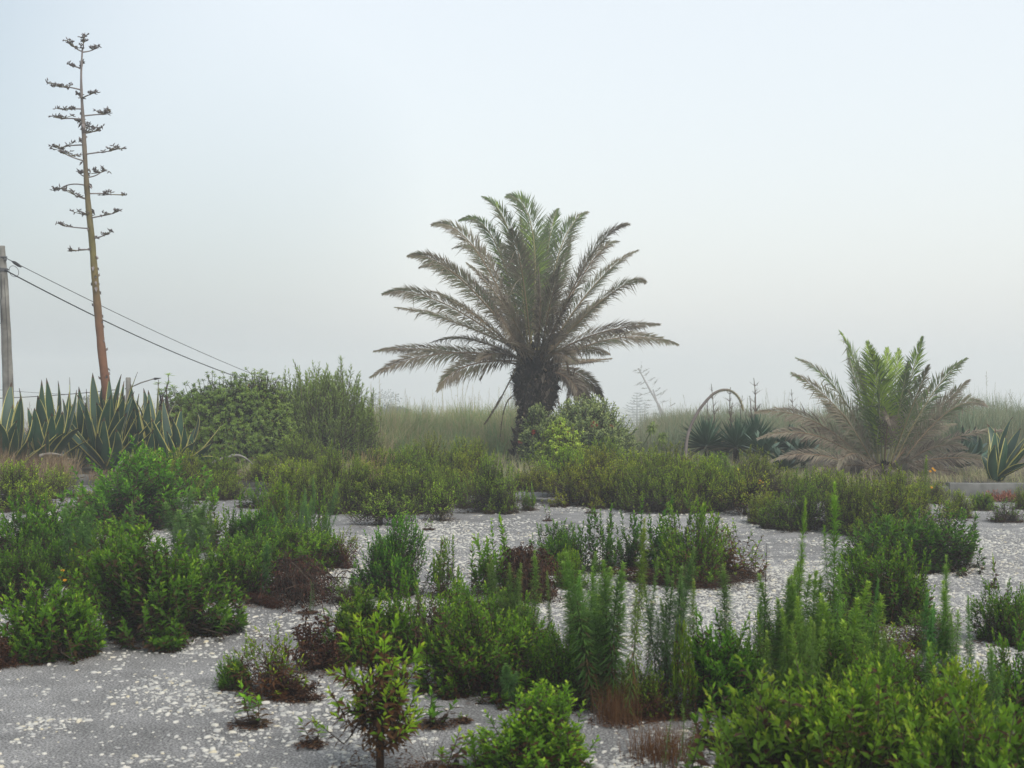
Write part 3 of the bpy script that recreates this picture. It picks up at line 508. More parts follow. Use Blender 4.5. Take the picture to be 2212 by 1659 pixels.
PL = [
# --- left side
("leafy0", 285, 1140, 262, 162, "large dense rounded green shrub just in front of the striped agaves", "", GF),
("mid0", 40, 1100, 170, 100, "yellowish shrub at the left edge below the dry grass", "yl", GF),
("leafy1", 60, 1232, 200, 150, "dark green shrub at the left edge behind the orange flowers", "dk2", GF),
("leafy2", 30, 1305, 140, 140, "upright dark shrub at the left edge above the bright bottom-left bush", "dk2", GF),
("bright0", 108, 1420, 165, 160, "bright green bush by itself at the lower left edge of the paving", "", GF),
("sprig2", 58, 1430, 62, 56, "broad-leaved seedling at the foot of the bright lower-left bush", "bl", None),
("leafy3", 360, 1374, 275, 222, "biggest dark green shrub in the left foreground, round and low-skirted", "dk2", GF),
("leafy1", 225, 1312, 170, 140, "shrub filling the gap left of the biggest left foreground shrub", "dk2", GF),
("weeds0", 170, 1300, 80, 208, "tall blue-green weed clump left of the biggest left foreground shrub", "bl", GW),
("weed1", 297, 1240, 32, 150, "single pale feathery weed behind the biggest left foreground shrub", "gy", GW),
("weeds1", 385, 1225, 110, 150, "grey-green weed clump between the two large left shrubs", "gy", GW),
("weed0", 128, 1330, 40, 105, "thin weed carrying orange-yellow flower heads at the far left", "dk2", GW),
("up0", 440, 1190, 82, 122, "leafy shrub with two pointed spires at left centre", "", GF),
("up1", 507, 1182, 60, 106, "dark narrow spire shrub right of the twin-spired one", "dk", GF),
("bright1", 556, 1186, 85, 80, "dark glossy small bush left of the tall blue-green plume", "dk", GF),
("plume0", 650, 1206, 150, 158, "tall feathery blue-green plume bush left of centre", "bl", GF),
("leafy0", 600, 1160, 110, 110, "olive bush half hidden behind the feathery blue-green plume bush", "ol", GF),
("leafy2", 655, 1228, 180, 96, "low bright green mound in front of the feathery plume bush", "br", GF),
("leafy1", 495, 1292, 165, 125, "green shrub leaning over the left end of the big dead brush pile", "", GF),
("weed2", 560, 1296, 42, 120, "single green weed standing in front of the big dead brush pile", "bl", GW),
("thin0", 665, 1326, 40, 72, "small bluish weed on bare paving in front of the big brush pile", "gy", GW),
("brush0", 645, 1290, 290, 80, "long pile of dead reddish-brown brush lying left of centre", "", None),
("brush1", 560, 1303, 150, 20, "low mat of rusty dead twigs at the left foot of the long brush pile", "rd", None),
("leafy3", 838, 1285, 135, 158, "rounded fresh green bush standing at the right end of the long brush pile", "bl", GF),
("brown1", 757, 1304, 75, 50, "low half-dead green clump right of the long brush pile", "", GF),
("bright2", 790, 1425, 160, 145, "green and yellow bush left of the central foreground thicket", "", GF),
("brown0", 880, 1400, 110, 110, "yellowing browned bush in the middle of the foreground thicket", "yl", GF),
("brown1", 925, 1425, 130, 160, "bushy green clump with brown base left of the big central bush", "", GF),
("up2", 958, 1290, 70, 126, "pair of narrow olive spires left of the brown brush mound", "ol", GF),
("weed1", 905, 1420, 40, 165, "dark feathery weed between the browned bushes left of centre", "dk2", GW),
("up1", 1058, 1284, 125, 160, "tall yellow-green bush leaning on the dark brown brush mound", "yl", GF),
("brush1", 1140, 1292, 150, 105, "rounded mound of dark brown dead brush at picture centre", "dk2", None),
("leafy2", 1045, 1490, 245, 200, "big central foreground bush with upright shoots and dark base", "", GF),
("weeds0", 1100, 1450, 70, 235, "feathery weed pair rising behind the big central foreground bush", "", GW),
("weed0", 1140, 1440, 45, 238, "tallest fresh weed stalk behind the big central foreground bush", "br", GW),
("leafy3", 1205, 1235, 105, 98, "small open bush right of the dark brown brush mound", "bl", GF),
("bright1", 1228, 1270, 55, 80, "bright upright bush in front of the small open bush at centre", "yl", GF),
("weeds1", 1225, 1480, 120, 235, "cluster of green weeds right of the big central foreground bush", "", GW),
("leafy1", 1220, 1500, 130, 130, "low leafy undergrowth right of the big central foreground bush", "dk2", GF),
("up2", 1298, 1236, 100, 130, "dark upright glossy bush left of the large middle bush", "dk", GF),
("up0", 1350, 1225, 70, 110, "narrow dark spire bush touching the large middle bush", "dk", GF),
("up1", 1430, 1225, 120, 140, "dark spiky left part of the large middle bush group", "dk", GF),
("leafy0", 1490, 1258, 150, 160, "fresh green rounded bush in the middle of the large middle group", "", GF),
("brown0", 1575, 1245, 140, 120, "brown-based bush at the right end of the large middle group", "ol", GF),
("brush1", 1440, 1262, 190, 30, "flat litter of dead twigs under the large middle bush group", "rd", None),
("brush0", 1545, 1262, 180, 22, "thin dead twigs trailing right from the large middle bush group", "", None),
# --- centre right weeds
("weeds0", 1310, 1540, 130, 330, "broad clump of tall feathery weeds at right of centre", "", GW),
("weeds1", 1300, 1520, 100, 240, "blue-green weed clump at the left foot of the tall weeds", "bl", GW),
("weed2", 1352, 1562, 55, 425, "olive weed stalk that is tallest in the clump right of centre", "ol", GW),
("weeds1", 1432, 1530, 105, 325, "feathery dark weed clump right of the tallest olive stalk", "bl", GW),
("up2", 1470, 1550, 60, 200, "reddish-stemmed leafy weed with brown lower leaves", "ol", GW),
("weed1", 1515, 1505, 60, 250, "bright feathery weed standing alone before the pale paving", "br", GW),
("weed2", 1562, 1505, 66, 270, "bright feathery weed immediately left of the broad dark-hearted bush", "", GW),
("bright0", 1565, 1522, 165, 170, "broad green bush with a dark heart under the bright weeds", "", GF),
("bare0", 1650, 1535, 40, 345, "dark bare dead stalk standing right of the broad dark-hearted bush", "", None),
("weed1", 1712, 1600, 60, 500, "very tall bright weed with pointed tip left of the twin", "br", GW),
("weed2", 1781, 1600, 66, 530, "tallest bright weed on the right side of the photo", "br", GW),
("weed1", 1665, 1590, 60, 350, "pale feathery weed next to the dark bare dead stalk", "lt", GW),
("weeds0", 1830, 1625, 130, 340, "thick bottle-brush weed in the right foreground", "br", GW),
("leafy0", 1740, 1500, 170, 130, "leafy growth behind the very tall bright weeds", "", GF),
("bare1", 1880, 1560, 110, 330, "spray of thin bare grey stems in the right thicket", "", None),
("bare1", 1960, 1640, 110, 360, "spray of thin bare grey stems near the right row of weeds", "", None),
("weed0", 2046, 1600, 46, 378, "slender tallest weed in the right-hand row", "", GW),
("weeds0", 2009, 1590, 75, 285, "bushy weed at the left of the right-hand row", "bl", GW),
("weed2", 2088, 1600, 60, 333, "bright feathery weed third in the right-hand row", "br", GW),
("weed1", 2119, 1590, 50, 290, "darker weed at the right end of the right-hand row", "bl", GW),
("leafy2", 1895, 1342, 190, 180, "brown-tinged bush in the gap between the tall weeds and bare stems", "dk2", GF),
("leafy3", 1960, 1345, 90, 130, "rusty-topped olive bush right of the tall bright weeds", "ol", GF),
("brown1", 2000, 1400, 140, 80, "low half-brown scrub behind the right-hand row of weeds", "", GF),
("leafy1", 2170, 1388, 120, 118, "dark green bush cut by the right edge", "dk2", GF),
("leafy0", 2200, 1560, 150, 180, "leafy bush at the right edge above the dry grass", "", GF),
("sprig0", 2143, 1270, 24, 70, "lone thin sapling on open paving at the right", "ol", None),
# --- bottom right thicket
("bright0", 1700, 1770, 310, 290, "leafy light-green bush at the bottom, left end of the right thicket", "", GF),
("bright1", 1850, 1800, 300, 310, "light-green bush second from left in the bottom right thicket", "br", GF),
("leafy1", 1985, 1700, 260, 250, "light-green bush in the middle of the bottom right thicket", "", GF),
("bright0", 2130, 1850, 300, 330, "leafy bush at the bottom right corner", "", GF),
("leafy2", 1800, 1640, 230, 250, "darker bush behind the bottom right thicket", "", GF),
("leafy3", 1930, 1600, 200, 200, "dark leafy bush below the bare grey stems", "dk2", GF),
("bright1", 1640, 1660, 110, 150, "small leafy bush at the left foot of the bottom right thicket", "", GF),
("dry1", 2120, 1640, 160, 80, "patch of dry reddish grass at the lower right edge", "rd", None),
# --- bottom centre
("bright2", 1165, 1682, 240, 185, "bright close-up bush at the bottom edge just right of centre", "br", GF),
("sprig1", 980, 1672, 85, 100, "small bright sprig at the bottom edge left of the bright close-up bush", "yl", None),
("umb0", 821, 1668, 205, 330, "little tree-like shrub with bare dark stems at the bottom edge", "br", GF),
("sprig2", 945, 1568, 78, 78, "small sprig with a leaning twig right of the tree-like shrub", "", None),
("bare1", 930, 1665, 110, 150, "thin dark twigs lying right of the tree-like shrub", "", None),
("sprig0", 672, 1612, 62, 58, "tiny bright sprig left of the tree-like shrub", "yl", None),
("bright0", 505, 1488, 56, 70, "small green clump at the left side of the half-dead bush", "", GF),
("brown1", 600, 1500, 165, 130, "half-dead bush with brown leaves on bare paving at lower left", "yl", GF),
("dead1", 648, 1512, 90, 52, "curled brown dead leaves right of the half-dead bush", "", None),
("sprig1", 540, 1568, 85, 95, "sprig of three shoots on the paving below the half-dead bush", "br", None),
("dead0", 676, 1448, 105, 124, "dead dark brown plant standing left of the green and yellow bush", "", None),
("brown0", 725, 1440, 90, 46, "low yellow-green straggle at the foot of the dead brown plant", "yl", GF),
("weed2", 1116, 1528, 52, 98, "short blue-green weed above the bright close-up bush", "bl", GW),
("thin0", 1440, 1690, 125, 155, "three thin green shoots at the bottom edge right of centre", "br", GW),
("dry1", 1440, 1640, 170, 90, "patch of dry rusty grass under the tall feathery weeds", "rd", None),
("dry1", 1330, 1560, 110, 100, "dry rusty grass at the foot of the broad feathery weed clump", "rd", None),
("sprig2", 1527, 1612, 70, 128, "leafy light sprig between the rusty grass and the right thicket", "", None),
("gr0", 1545, 1615, 50, 40, "small green grass tuft beside the leafy light sprig", "", None),
("brown1", 1300, 1500, 90, 70, "low brown clump behind the feathery weed clump", "", GF),
("sprig0", 272, 1390, 42, 34, "small seedling in front of the biggest left foreground shrub", "", None),
("sprig1", 345, 1396, 20, 16, "tiny seedling on the paving edge near the biggest left shrub", "", None),
("dead1", 10, 1440, 60, 70, "dead brown plant cut by the left edge", "", None),
# --- right middle distance
("mid1", 1730, 1142, 150, 110, "dark rounded shrub left of the large two-part bush at right", "dk", GM),
("mid2", 1840, 1150, 110, 105, "rounded shrub tucked against the large two-part bush at right", "dk2", GM),
("mid3", 1937, 1168, 170, 152, "tall back half of the large two-part bush at right", "dk2", GF),
("leafy1", 1985, 1228, 215, 120, "dark wide front half of the large two-part bush at right", "dk", GF),
("leafy0", 1895, 1215, 130, 90, "low left skirt of the large two-part bush at right", "dk2", GF),
("mid0", 2068, 1118, 62, 62, "small olive bush in front of the kerb at right", "yl", GM),
("bright1", 2120, 1102, 50, 36, "smallest olive bush right below the taller kerb block", "ol", GM),
("brown0", 2172, 1127, 72, 48, "green and brown bush near the right edge of the paving", "", GM),
("mid1", 2215, 1100, 50, 60, "olive bush at the right edge by the kerb", "yl", GM),
("ice0", 2165, 1082, 80, 22, "red and orange ice plant spilling at the foot of the taller kerb block", "", None),
("weed0", 2010, 1120, 26, 130, "thin stalk with yellow flowers before the small palm", "ol", GW),
# --- belt along the kerb, left to right
("mid2", 390, 1072, 90, 84, "olive shrub right behind the large dense rounded shrub", "ol", GM),
("mid3", 477, 1078, 95, 72, "yellow-green shrub with red-brown base left of the kerb gap", "yl", GM),
("sprig1", 414, 1088, 36, 36, "small yellow-green seedling behind the twin-spired shrub", "yl", None),
("sprig2", 527, 1096, 32, 44, "reddish seedling on the grey paving near the kerb", "ol", None),
("up0", 560, 1098, 40, 66, "narrow upright bush at the edge of the grey paving", "yl", GM),
("mid0", 635, 1092, 130, 98, "broad yellow-green shrub behind the feathery plume bush", "yl", GM),
("mid1", 735, 1106, 120, 120, "dark-based shrub left of the seeding grass tuft", "", GM),
("dry0", 795, 1075, 110, 102, "tuft of pale seeding grass within the shrub belt", "br", GM),
("mid2", 820, 1104, 130, 100, "shrub directly below the pale seeding grass tuft", "", GM),
("umb1", 822, 1134, 128, 66, "pale grey-green small bush on the open paving before the belt", "gy", GM),
("mid3", 905, 1106, 115, 116, "green shrub between the pale small bush and the stemmed one", "", GM),
("umb1", 952, 1124, 78, 80, "umbrella-shaped bush on a thin dark stem before the belt", "lt", GM),
("sprig1", 926, 1145, 24, 24, "tiny sprouting stump on open paving left of centre", "lt", None),
("brown0", 1005, 1096, 60, 62, "brown twiggy bush left of the neat fan-shaped one", "", GM),
("mid0", 1066, 1106, 108, 106, "neat fan-shaped green bush below the big palm", "", GM),
("up1", 1140, 1102, 44, 56, "small separate light-green bush just right of the fan-shaped one", "yl", GM),
("sprig0", 1183, 1126, 18, 34, "tiny upright seedling on the paving below the big palm", "yl", None),
("sprig2", 1278, 1109, 24, 18, "tiny low seedling on the paving right of centre", "yl", None),
("mid1", 1250, 1090, 130, 84, "yellow-green shrub in the belt right of the bare gap", "yl", GM),
("mid2", 1345, 1094, 120, 90, "olive shrub third from the bare gap in the belt", "ol", GM),
("mid3", 1430, 1104, 140, 100, "low green shrub in the belt under the leaning far stalk", "", GM),
("mid0", 1520, 1102, 120, 110, "shrub with a spire, left of the dark-stemmed flowering bush", "yl", GM),
("umb1", 1610, 1112, 110, 96, "dark-stemmed bush with yellow flowers at the belt's right end", "br", GM),
("mid1", 1625, 1062, 125, 98, "high rounded shrub behind the dark-stemmed flowering bush", "", GM),
("weed1", 1568, 1075, 18, 90, "single green weed spire sticking up from the belt", "br", GW),
# second row
("mid2", 640, 1012, 80, 62, "green bush at the foot of the evergreen thicket", "", GM),
("mid3", 700, 1050, 120, 76, "olive shrub in the belt's back row under the willowy shrub", "yl", GM),
("mid0", 815, 1035, 110, 62, "back-row shrub just behind the pale seeding grass tuft", "yl", GM),
("mid1", 925, 1035, 100, 90, "back-row shrub left of the palm, darker and taller", "ol", GM),
("mid2", 1015, 1035, 100, 84, "back-row olive shrub immediately left of the palm trunk", "ol", GM),
("mid0", 1000, 1068, 90, 76, "shrub between the twiggy brown bush and the back row", "yl", GM),
("mid3", 1150, 1060, 100, 60, "low twiggy shrub at the foot of the big palm trunk", "ol", GM),
("mid0", 1215, 1050, 110, 78, "back-row shrub under the flowering pale bush", "yl", GM),
("mid1", 1300, 1050, 120, 88, "back-row shrub at the right foot of the flowering pale bush", "ol", GM),
("mid2", 1385, 1055, 120, 80, "back-row olive shrub below the grey conifer", "yl", GM),
("mid3", 1470, 1055, 120, 82, "back-row shrub below the arching spike", "ol", GM),
("mid0", 1545, 1058, 110, 80, "back-row green shrub left of the high rounded one", "", GM),
("mid1", 1690, 1078, 90, 60, "small shrub left of the small palm's fronds", "ol", GM),
("mid2", 1790, 1080, 110, 62, "low shrub at the left foot of the small palm", "yl", GM),
("mid3", 2000, 1085, 90, 60, "dim twiggy shrub at the right foot of the small palm", "ol", GM),
("mid0", 350, 1045, 110, 70, "olive shrub between the big left shrub and the agaves", "yl", GM),
("leafy2", 470, 1040, 90, 60, "dusky shrub in front of the drooping agave leaf", "ol", GM),
("mid1", 120, 1075, 90, 70, "sparse shrub with dark twigs between the two left edge shrubs", "ol", GM),
# --- fillers in the foreground masses
("leafy1", 145, 1262, 130, 120, "dark shrub between the orange flowers and the left edge shrubs", "dk2", GF),
("leafy3", 265, 1255, 150, 120, "dark green shrub filling behind the biggest left foreground shrub", "", GF),
("mid3", 205, 1120, 90, 80, "sparse olive shrub at the left shoulder of the large rounded shrub", "ol", GM),
("leafy2", 560, 1230, 150, 90, "green shrub directly above the long dead brush pile", "", GF),
("up2", 690, 1180, 60, 110, "green spire shrub at the right flank of the feathery plume bush", "", GF),
("brown1", 735, 1225, 70, 80, "brown hanging sprays right of the low bright green mound", "ol", GF),
("bright1", 770, 1420, 90, 120, "yellowing sprigs at the foot of the green and yellow bush", "yl", GF),
("up0", 850, 1425, 90, 190, "upright shoots behind the tree-like shrub's crown", "", GF),
("leafy0", 985, 1400, 130, 130, "green shrub behind the left half of the big central bush", "dk2", GF),
("brown0", 1010, 1340, 110, 70, "dark brown scrub below the olive spires", "", GF),
("leafy3", 1120, 1400, 140, 120, "green shrub under the fresh weed stalks near the centre", "", GF),
("bright0", 1150, 1475, 110, 110, "bright shoots at the right flank of the big central bush", "", GF),
("brown1", 1200, 1530, 150, 60, "low brown litter-covered clump right of the big central bush's base", "", GF),
("weeds1", 1260, 1450, 110, 230, "green weed clump between the small open bush and the tall weeds", "", GW),
("leafy0", 1380, 1540, 110, 110, "dark low bush among the feet of the tall weeds", "dk2", GF),
("brown1", 1415, 1550, 110, 100, "brown dry-leaved clump at the foot of the dark weed clump", "ol", GF),
("up1", 1620, 1520, 90, 190, "green upright bush leaning on the dark bare stalk", "", GF),
("weeds0", 1690, 1560, 110, 320, "mixed weed clump between the dark stalk and the tall bright weeds", "", GW),
("weeds1", 1740, 1640, 110, 330, "weed clump rising out of the bottom right thicket", "br", GW),
("weed1", 1862, 1560, 50, 300, "darker weed behind the thick bottle-brush weed", "bl", GW),
("leafy3", 1850, 1440, 150, 130, "green bush behind the thick bottle-brush weed", "", GF),
("leafy1", 1700, 1430, 110, 110, "dark bush at the feet of the pale weeds right of centre", "dk2", GF),
("brown0", 1930, 1460, 130, 120, "brown and green scrub tangled with the bare grey stems", "ol", GF),
("leafy2", 2090, 1600, 150, 150, "dark leafy growth at the feet of the right-hand row of weeds", "dk2", GF),
("up0", 2150, 1560, 70, 180, "upright dark shoots between the right-hand row and the edge", "dk2", GF),
("weed0", 1945, 1640, 50, 250, "bright weed poking out of the right thicket near the bare stems", "br", GW),
("bright1", 1905, 1680, 160, 240, "leafy bush in front of the bare grey stems", "", GF),
("bright2", 2060, 1760, 200, 300, "yellow-tipped bush in the lower right of the thicket", "yl", GF),
("bare1", 2125, 1640, 100, 200, "dark branching dead stems above the dry grass at lower right", "", None),
("sprig1", 1000, 1560, 26, 22, "tiny weed on the paving above the small sprig", "", None),
("mid2", 1650, 1130, 90, 70, "low bush between the flowering dark-stemmed one and the rounded shrub", "ol", GM),
("mid3", 1880, 1090, 120, 70, "low bush in front of the small palm's trunk", "yl", GM),
("mid0", 1950, 1095, 90, 70, "low bush right of the small palm's trunk, behind the tall bush", "ol", GM),
("mid1", 680, 1100, 110, 96, "dark-hearted shrub between the broad yellow-green one and its neighbour", "", GM),
("mid0", 775, 1100, 100, 96, "shrub at the left foot of the pale seeding grass tuft", "ol", GM),
("mid3", 865, 1096, 100, 100, "shrub at the right foot of the pale seeding grass tuft", "yl", GM),
("mid2", 960, 1088, 80, 80, "shrub standing behind the umbrella-shaped bush", "", GM),
("mid1", 1300, 1094, 100, 80, "second yellow-green shrub after the bare gap", "yl", GM),
("mid2", 1390, 1100, 110, 92, "yellow-green shrub in the belt below the conifer", "", GM),
("mid3", 1480, 1104, 110, 100, "shrub in the belt below the arching spike's foot", "yl", GM),
("mid1", 1560, 1098, 100, 100, "shrub in the belt below the middle yucca", "", GM),
("mid0", 1260, 1040, 110, 70, "back-row shrub in front of the bright yellow-green bush", "", GM),
("mid2", 870, 1040, 100, 66, "back-row shrub below the grass plumes", "", GM),
("mid1", 970, 1040, 90, 76, "back-row dark shrub left of the trunk's hanging fronds", "", GM),
("mid3", 1430, 1058, 110, 80, "back-row shrub below the leaning far stalks", "", GM),
("mid0", 580, 1040, 90, 60, "small shrub at the right edge of the kerb gap", "ol", GM),
("mid2", 300, 1050, 100, 70, "shrub peeping over the large rounded shrub before the agaves", "yl", GM),
("mid1", 15, 1050, 90, 60, "yellowish shrub in the dry grass at the left edge", "yl", GM),
("weeds0", 1745, 1590, 130, 350, "dense feathery weed clump between the two very tall bright weeds", "br", GW),
("weed0", 1620, 1500, 46, 200, "short feathery weed left of the dark bare dead stalk", "", GW),
("weed1", 1396, 1500, 46, 290, "slim feathery weed between the olive stalk and the dark weed clump", "", GW),
("weed2", 1455, 1520, 50, 265, "slim weed right of the dark feathery clump", "bl", GW),
("weed0", 1278, 1500, 44, 260, "slim weed at the left side of the broad tall clump", "br", GW),
("weed1", 1190, 1470, 40, 225, "slim weed left of the green weed cluster at centre", "", GW),
("weed2", 1248, 1475, 40, 230, "slim pale weed in the middle of the green weed cluster", "lt", GW),
("weed0", 1672, 1640, 50, 260, "weed at the left end of the bottom right thicket", "br", GW),
("weed1", 1762, 1660, 50, 300, "weed standing in the thicket below the tallest bright weed", "", GW),
("weed2", 1900, 1650, 54, 270, "weed between the thick bottle-brush weed and the bare stems", "", GW),
("weed0", 1985, 1650, 46, 250, "weed in front of the bushy one at the left of the right-hand row", "br", GW),
("weed1", 2068, 1640, 44, 290, "weed between the slender tallest and the bright third of the right-hand row", "", GW),
("weed2", 2160, 1640, 44, 240, "weed near the right edge above the dry grass", "", GW),
("weed0", 440, 1240, 34, 130, "slim blue-green weed behind the twin-spired shrub", "gy", GW),
("weed1", 230, 1270, 40, 160, "slim feathery weed left of the biggest left shrub's crown", "bl", GW),
]
for row in PL:
    k, u, v, wp, hp, lab, col, grp = row
    z = 0.0; y = GD(v)
    if y > wall_y((u - CU) / F * y) - .15:
        z = BED; y = GD(v, z)
    fl = ()
    if "orange-yellow flower" in lab: fl = ((128, 1231), (122, 1246), (134, 1252))
    if "thin stalk with yellow" in lab: fl = ((2014, 1012), (2018, 1016), (2009, 1018), (2012, 1053))
    if "dark-stemmed bush with yellow" in lab: fl = ((1642, 1038), (1648, 1042), (1640, 1044))
    place(k, u, v, wp, hp, lab, col, z, grp, flowers=fl)
# thin bare saplings at right, hazy
for (u, v, wp, hp, lab, d) in [
    (1547, 980, 40, 150, "bare grey sapling inside the left of the arching spike", 25.5), (1588, 980, 50, 140, "bare forked sapling under the top of the arching spike", 26),
    (1622, 985, 55, 165, "tallest bare sapling right of the arching spike's tip", 25), (1605, 985, 40, 120, "short bare sapling between the taller ones under the arch", 26.5),
    (1720, 975, 36, 130, "bare sapling standing left of the small palm", 27), (2030, 960, 40, 130, "bare sapling behind the small palm's right fronds", 27),
    (1840, 975, 50, 130, "faint bare sapling behind the small palm's crown", 29)]:
    place("bare2", u, 0, wp, hp, lab, "", BED, "bare saplings in the reeds", d=d)

# fallen litter under the plants
def litter():
    rg = np.random.default_rng(31); mb = MB()
    for row in PL:
        k, u, v, wp = row[:4]; y = GD(v)
        if y > 18 or k[:4] in ("weed",): n = 40
        else: n = 260
        if y > 18.3: continue
        r = wp / F * y * .5; x = (u - CU) / F * y; a = rg.random(n) * 6.28; q = r * (1.15 * rg.random(n) ** .6)
        b = np.stack([x + np.cos(a) * q, y + np.sin(a) * q, np.full(n, .006) + rg.random(n) * .008], -1)
        leaves(mb, b, unit(np.stack([rg.normal(size=n), rg.normal(size=n), rg.normal(0, .12, n)], -1)), unit(np.stack([rg.normal(0, .3, n), rg.normal(0, .3, n), np.ones(n)], -1)), rg.uniform(.012, .04, n), rg.uniform(.004, .011, n), rg.random(n), droop=0)
    tag(part("leaf_litter", mb.build("leaf_litter", M_DEAD)), "brown fallen leaves lying under the shrubs", "leaf litter", kind="stuff")
litter()

# ------------------------------------------------------------------ agaves
def agave_leaf(base, ctrl, tip, wid, face, margin=True, thick=.03, gut=.22, seed=0, n=16, flat=False):
    mb = MB(); pts = bez(np.asarray(base, float), np.asarray(ctrl, float), np.asarray(tip, float), n); tg = unit(np.gradient(pts, axis=0)); face = np.asarray(face, float)
    rg = np.random.default_rng(seed)
    ss = np.array([-1, -.86, -.5, 0, .5, .86, 1]); t = np.linspace(0, 1, n)
    wv = (.62 + .38 * np.sin(np.clip(t / .38, 0, 1) * PI / 2)) * (1 - np.clip((t - .38) / .62, 0, 1) ** 1.9)
    wv = np.maximum(wv, .012) * wid / 2
    top = []; bot = []
    for k in range(n):
        nn = unit(face - tg[k] * np.dot(face, tg[k])); s = np.cross(tg[k], nn); g = gut * (1 - .5 * t[k]) * wv[k]
        top.append(pts[k] + ss[:, None] * wv[k] * s + nn * (g * (ss ** 2))[:, None])
        bot.append(pts[k] + ss[:, None] * wv[k] * s + nn * (g * (ss ** 2) - thick * (1 - .8 * t[k]) * (1 - ss ** 4))[:, None])
    V = np.concatenate([np.concatenate(top), np.concatenate(bot)]); o = n * 7
    for c in range(6):
        mi = 1 if (c in (0, 5) and margin) else 0
        q = np.array([[k * 7 + c, k * 7 + c + 1, (k + 1) * 7 + c + 1, (k + 1) * 7 + c] for k in range(n - 1)])
        sp = q[:, 0] // 7 >= n - 2
        for cond, m_ in ((~sp, mi), (sp, 2)):
            if cond.any():
                mb.f[4].append(q[cond]); mb.m[4].append(np.full(cond.sum(), m_)); mb.f[4].append(q[cond][:, ::-1] + o); mb.m[4].append(np.full(cond.sum(), m_))
    mb.v.append(V); mb.t.append(np.full(len(V), rg.random())); mb.n = len(V)
    return mb
def agave(name, cu, d, z0, tips, label, margin=True, wid=.195, mats=None, group="agaves", cat="agave", hubz=.12):
    """tips: list of (tip_u, tip_v, depth offset, bow)."""
    hub = np.array([(cu - CU) / F * d, d, z0]); o = thing(name, hub, label, cat, group); rg = np.random.default_rng(int(abs(cu) * 7 + d * 3))
    if margin and cu < 1000:
        tm = min(t[1] for t in tips); tips = list(tips) + [(cu + rg.uniform(-1, 1) * 62, rg.uniform(tm + 25, tm + 110), rg.uniform(-.5, .5), rg.uniform(-.05, .15)) for _ in range(9)] + [(cu + rg.choice([-1, 1]) * rg.uniform(60, 105), rg.uniform(tm + 95, tm + 165), rg.uniform(-.6, .4), rg.uniform(.05, .3)) for _ in range(3)]
    for i, (tu, tv, dy, bow) in enumerate(tips):
        tip = P(tu, tv, d + dy) - hub; out = np.array([tip[0], tip[1], 0]); ol = np.linalg.norm(out); out = out / max(ol, .05)
        base = out * .08 + [0, 0, hubz * rg.uniform(.3, 1)]
        ctrl = (base + tip) / 2 + rg.normal(0, .085, 3) + out * bow * ol + np.array([0, 0, .0]) + (np.array([0, 0, 1.]) * bow * .6)
        face = -out * 1.0 + np.array([0, 0, .4 + (1.0 if ol > .8 else 0)]) + rg.normal(0, .25, 3)
        wl = wid * rg.uniform(.85, 1.15) * min(1.1, .55 + .4 * np.linalg.norm(tip))
        me = agave_leaf(base, ctrl, tip, wl, face, margin, seed=i + int(cu)).build("leaf", mats or [M_AGAVE, M_AGMARG, M_AGDRY], True)
        p = part("leaf", me, o); c = rg.uniform(.75, 1.15); p.color = (c, c, c, 1)
    return o
def rnd_tips(seed, cu, d, n, spread, top, low, dym=.5):
    rg = np.random.default_rng(seed); r = []
    for i in range(n):
        a = rg.uniform(-1, 1); tv = top + (low - top) * abs(a) ** 1.6 + rg.uniform(0, 30); r.append((cu + a * spread, tv, rg.uniform(-dym, dym), rg.uniform(-.05, .15)))
    return r
AG = "variegated agaves behind the kerb"
main_ag = agave("agave", 232, 21.0, BED, [(200, 805, .2, .05), (223, 818, .35, .0), (236, 812, 0, .0), (262, 808, .3, .03), (268, 822, -.1, .05), (297, 803, .1, .12), (240, 852, -.5, .0), (255, 880, -.6, .05),
    (185, 870, -.3, .1), (165, 850, .3, .1), (290, 845, .4, .1), (313, 865, .2, .12), (210, 935, -.7, .05), (180, 950, -.6, .0), (300, 930, -.6, .1), (275, 890, -.65, .0), (225, 900, -.7, 0), (250, 925, -.8, .02), (208, 868, -.35, .02), (330, 905, -.2, .1), (150, 905, -.2, .12)],
    "central variegated agave in the left clump, sending up the very tall flower stalk", group=AG)
agave("agave", 95, 20.6, BED, [(90, 820, .1, .05), (100, 816, .2, .02), (125, 822, .3, .05), (150, 815, .1, .12), (112, 890, -.5, 0), (135, 888, -.4, .1), (60, 880, .2, .1), (140, 935, -.6, .1), (105, 930, -.6, 0), (165, 842, .3, .15), (80, 905, -.3, 0), (150, 975, -.7, .1), (175, 925, -.5, .15)],
    "variegated agave left of the stalk, with two tall dark blades close together", group=AG)
agave("agave", 20, 20.3, BED, [(41, 838, .1, .05), (45, 855, -.2, .02), (25, 825, .4, 0), (-5, 880, -.3, .0), (-40, 860, .1, .1), (70, 900, -.2, .1), (0, 915, -.6, .0), (-30, 930, -.5, .1), (35, 920, -.6, .0), (60, 950, -.5, .1), (-60, 940, 0, .1)],
    "variegated agave cut by the left edge of the photo", group=AG)
agave("agave", 325, 21.2, BED, [(342, 820, .0, .05), (320, 842, .3, 0), (310, 838, .35, .02), (348, 875, -.3, .05), (355, 880, .2, .1), (305, 900, -.5, .05), (330, 930, -.5, 0), (350, 905, -.4, .1), (290, 935, -.4, .1), (372, 915, .1, .15), (322, 862, -.2, 0)],
    "variegated agave right of the stalk with one long leaf leaning right", group=AG)
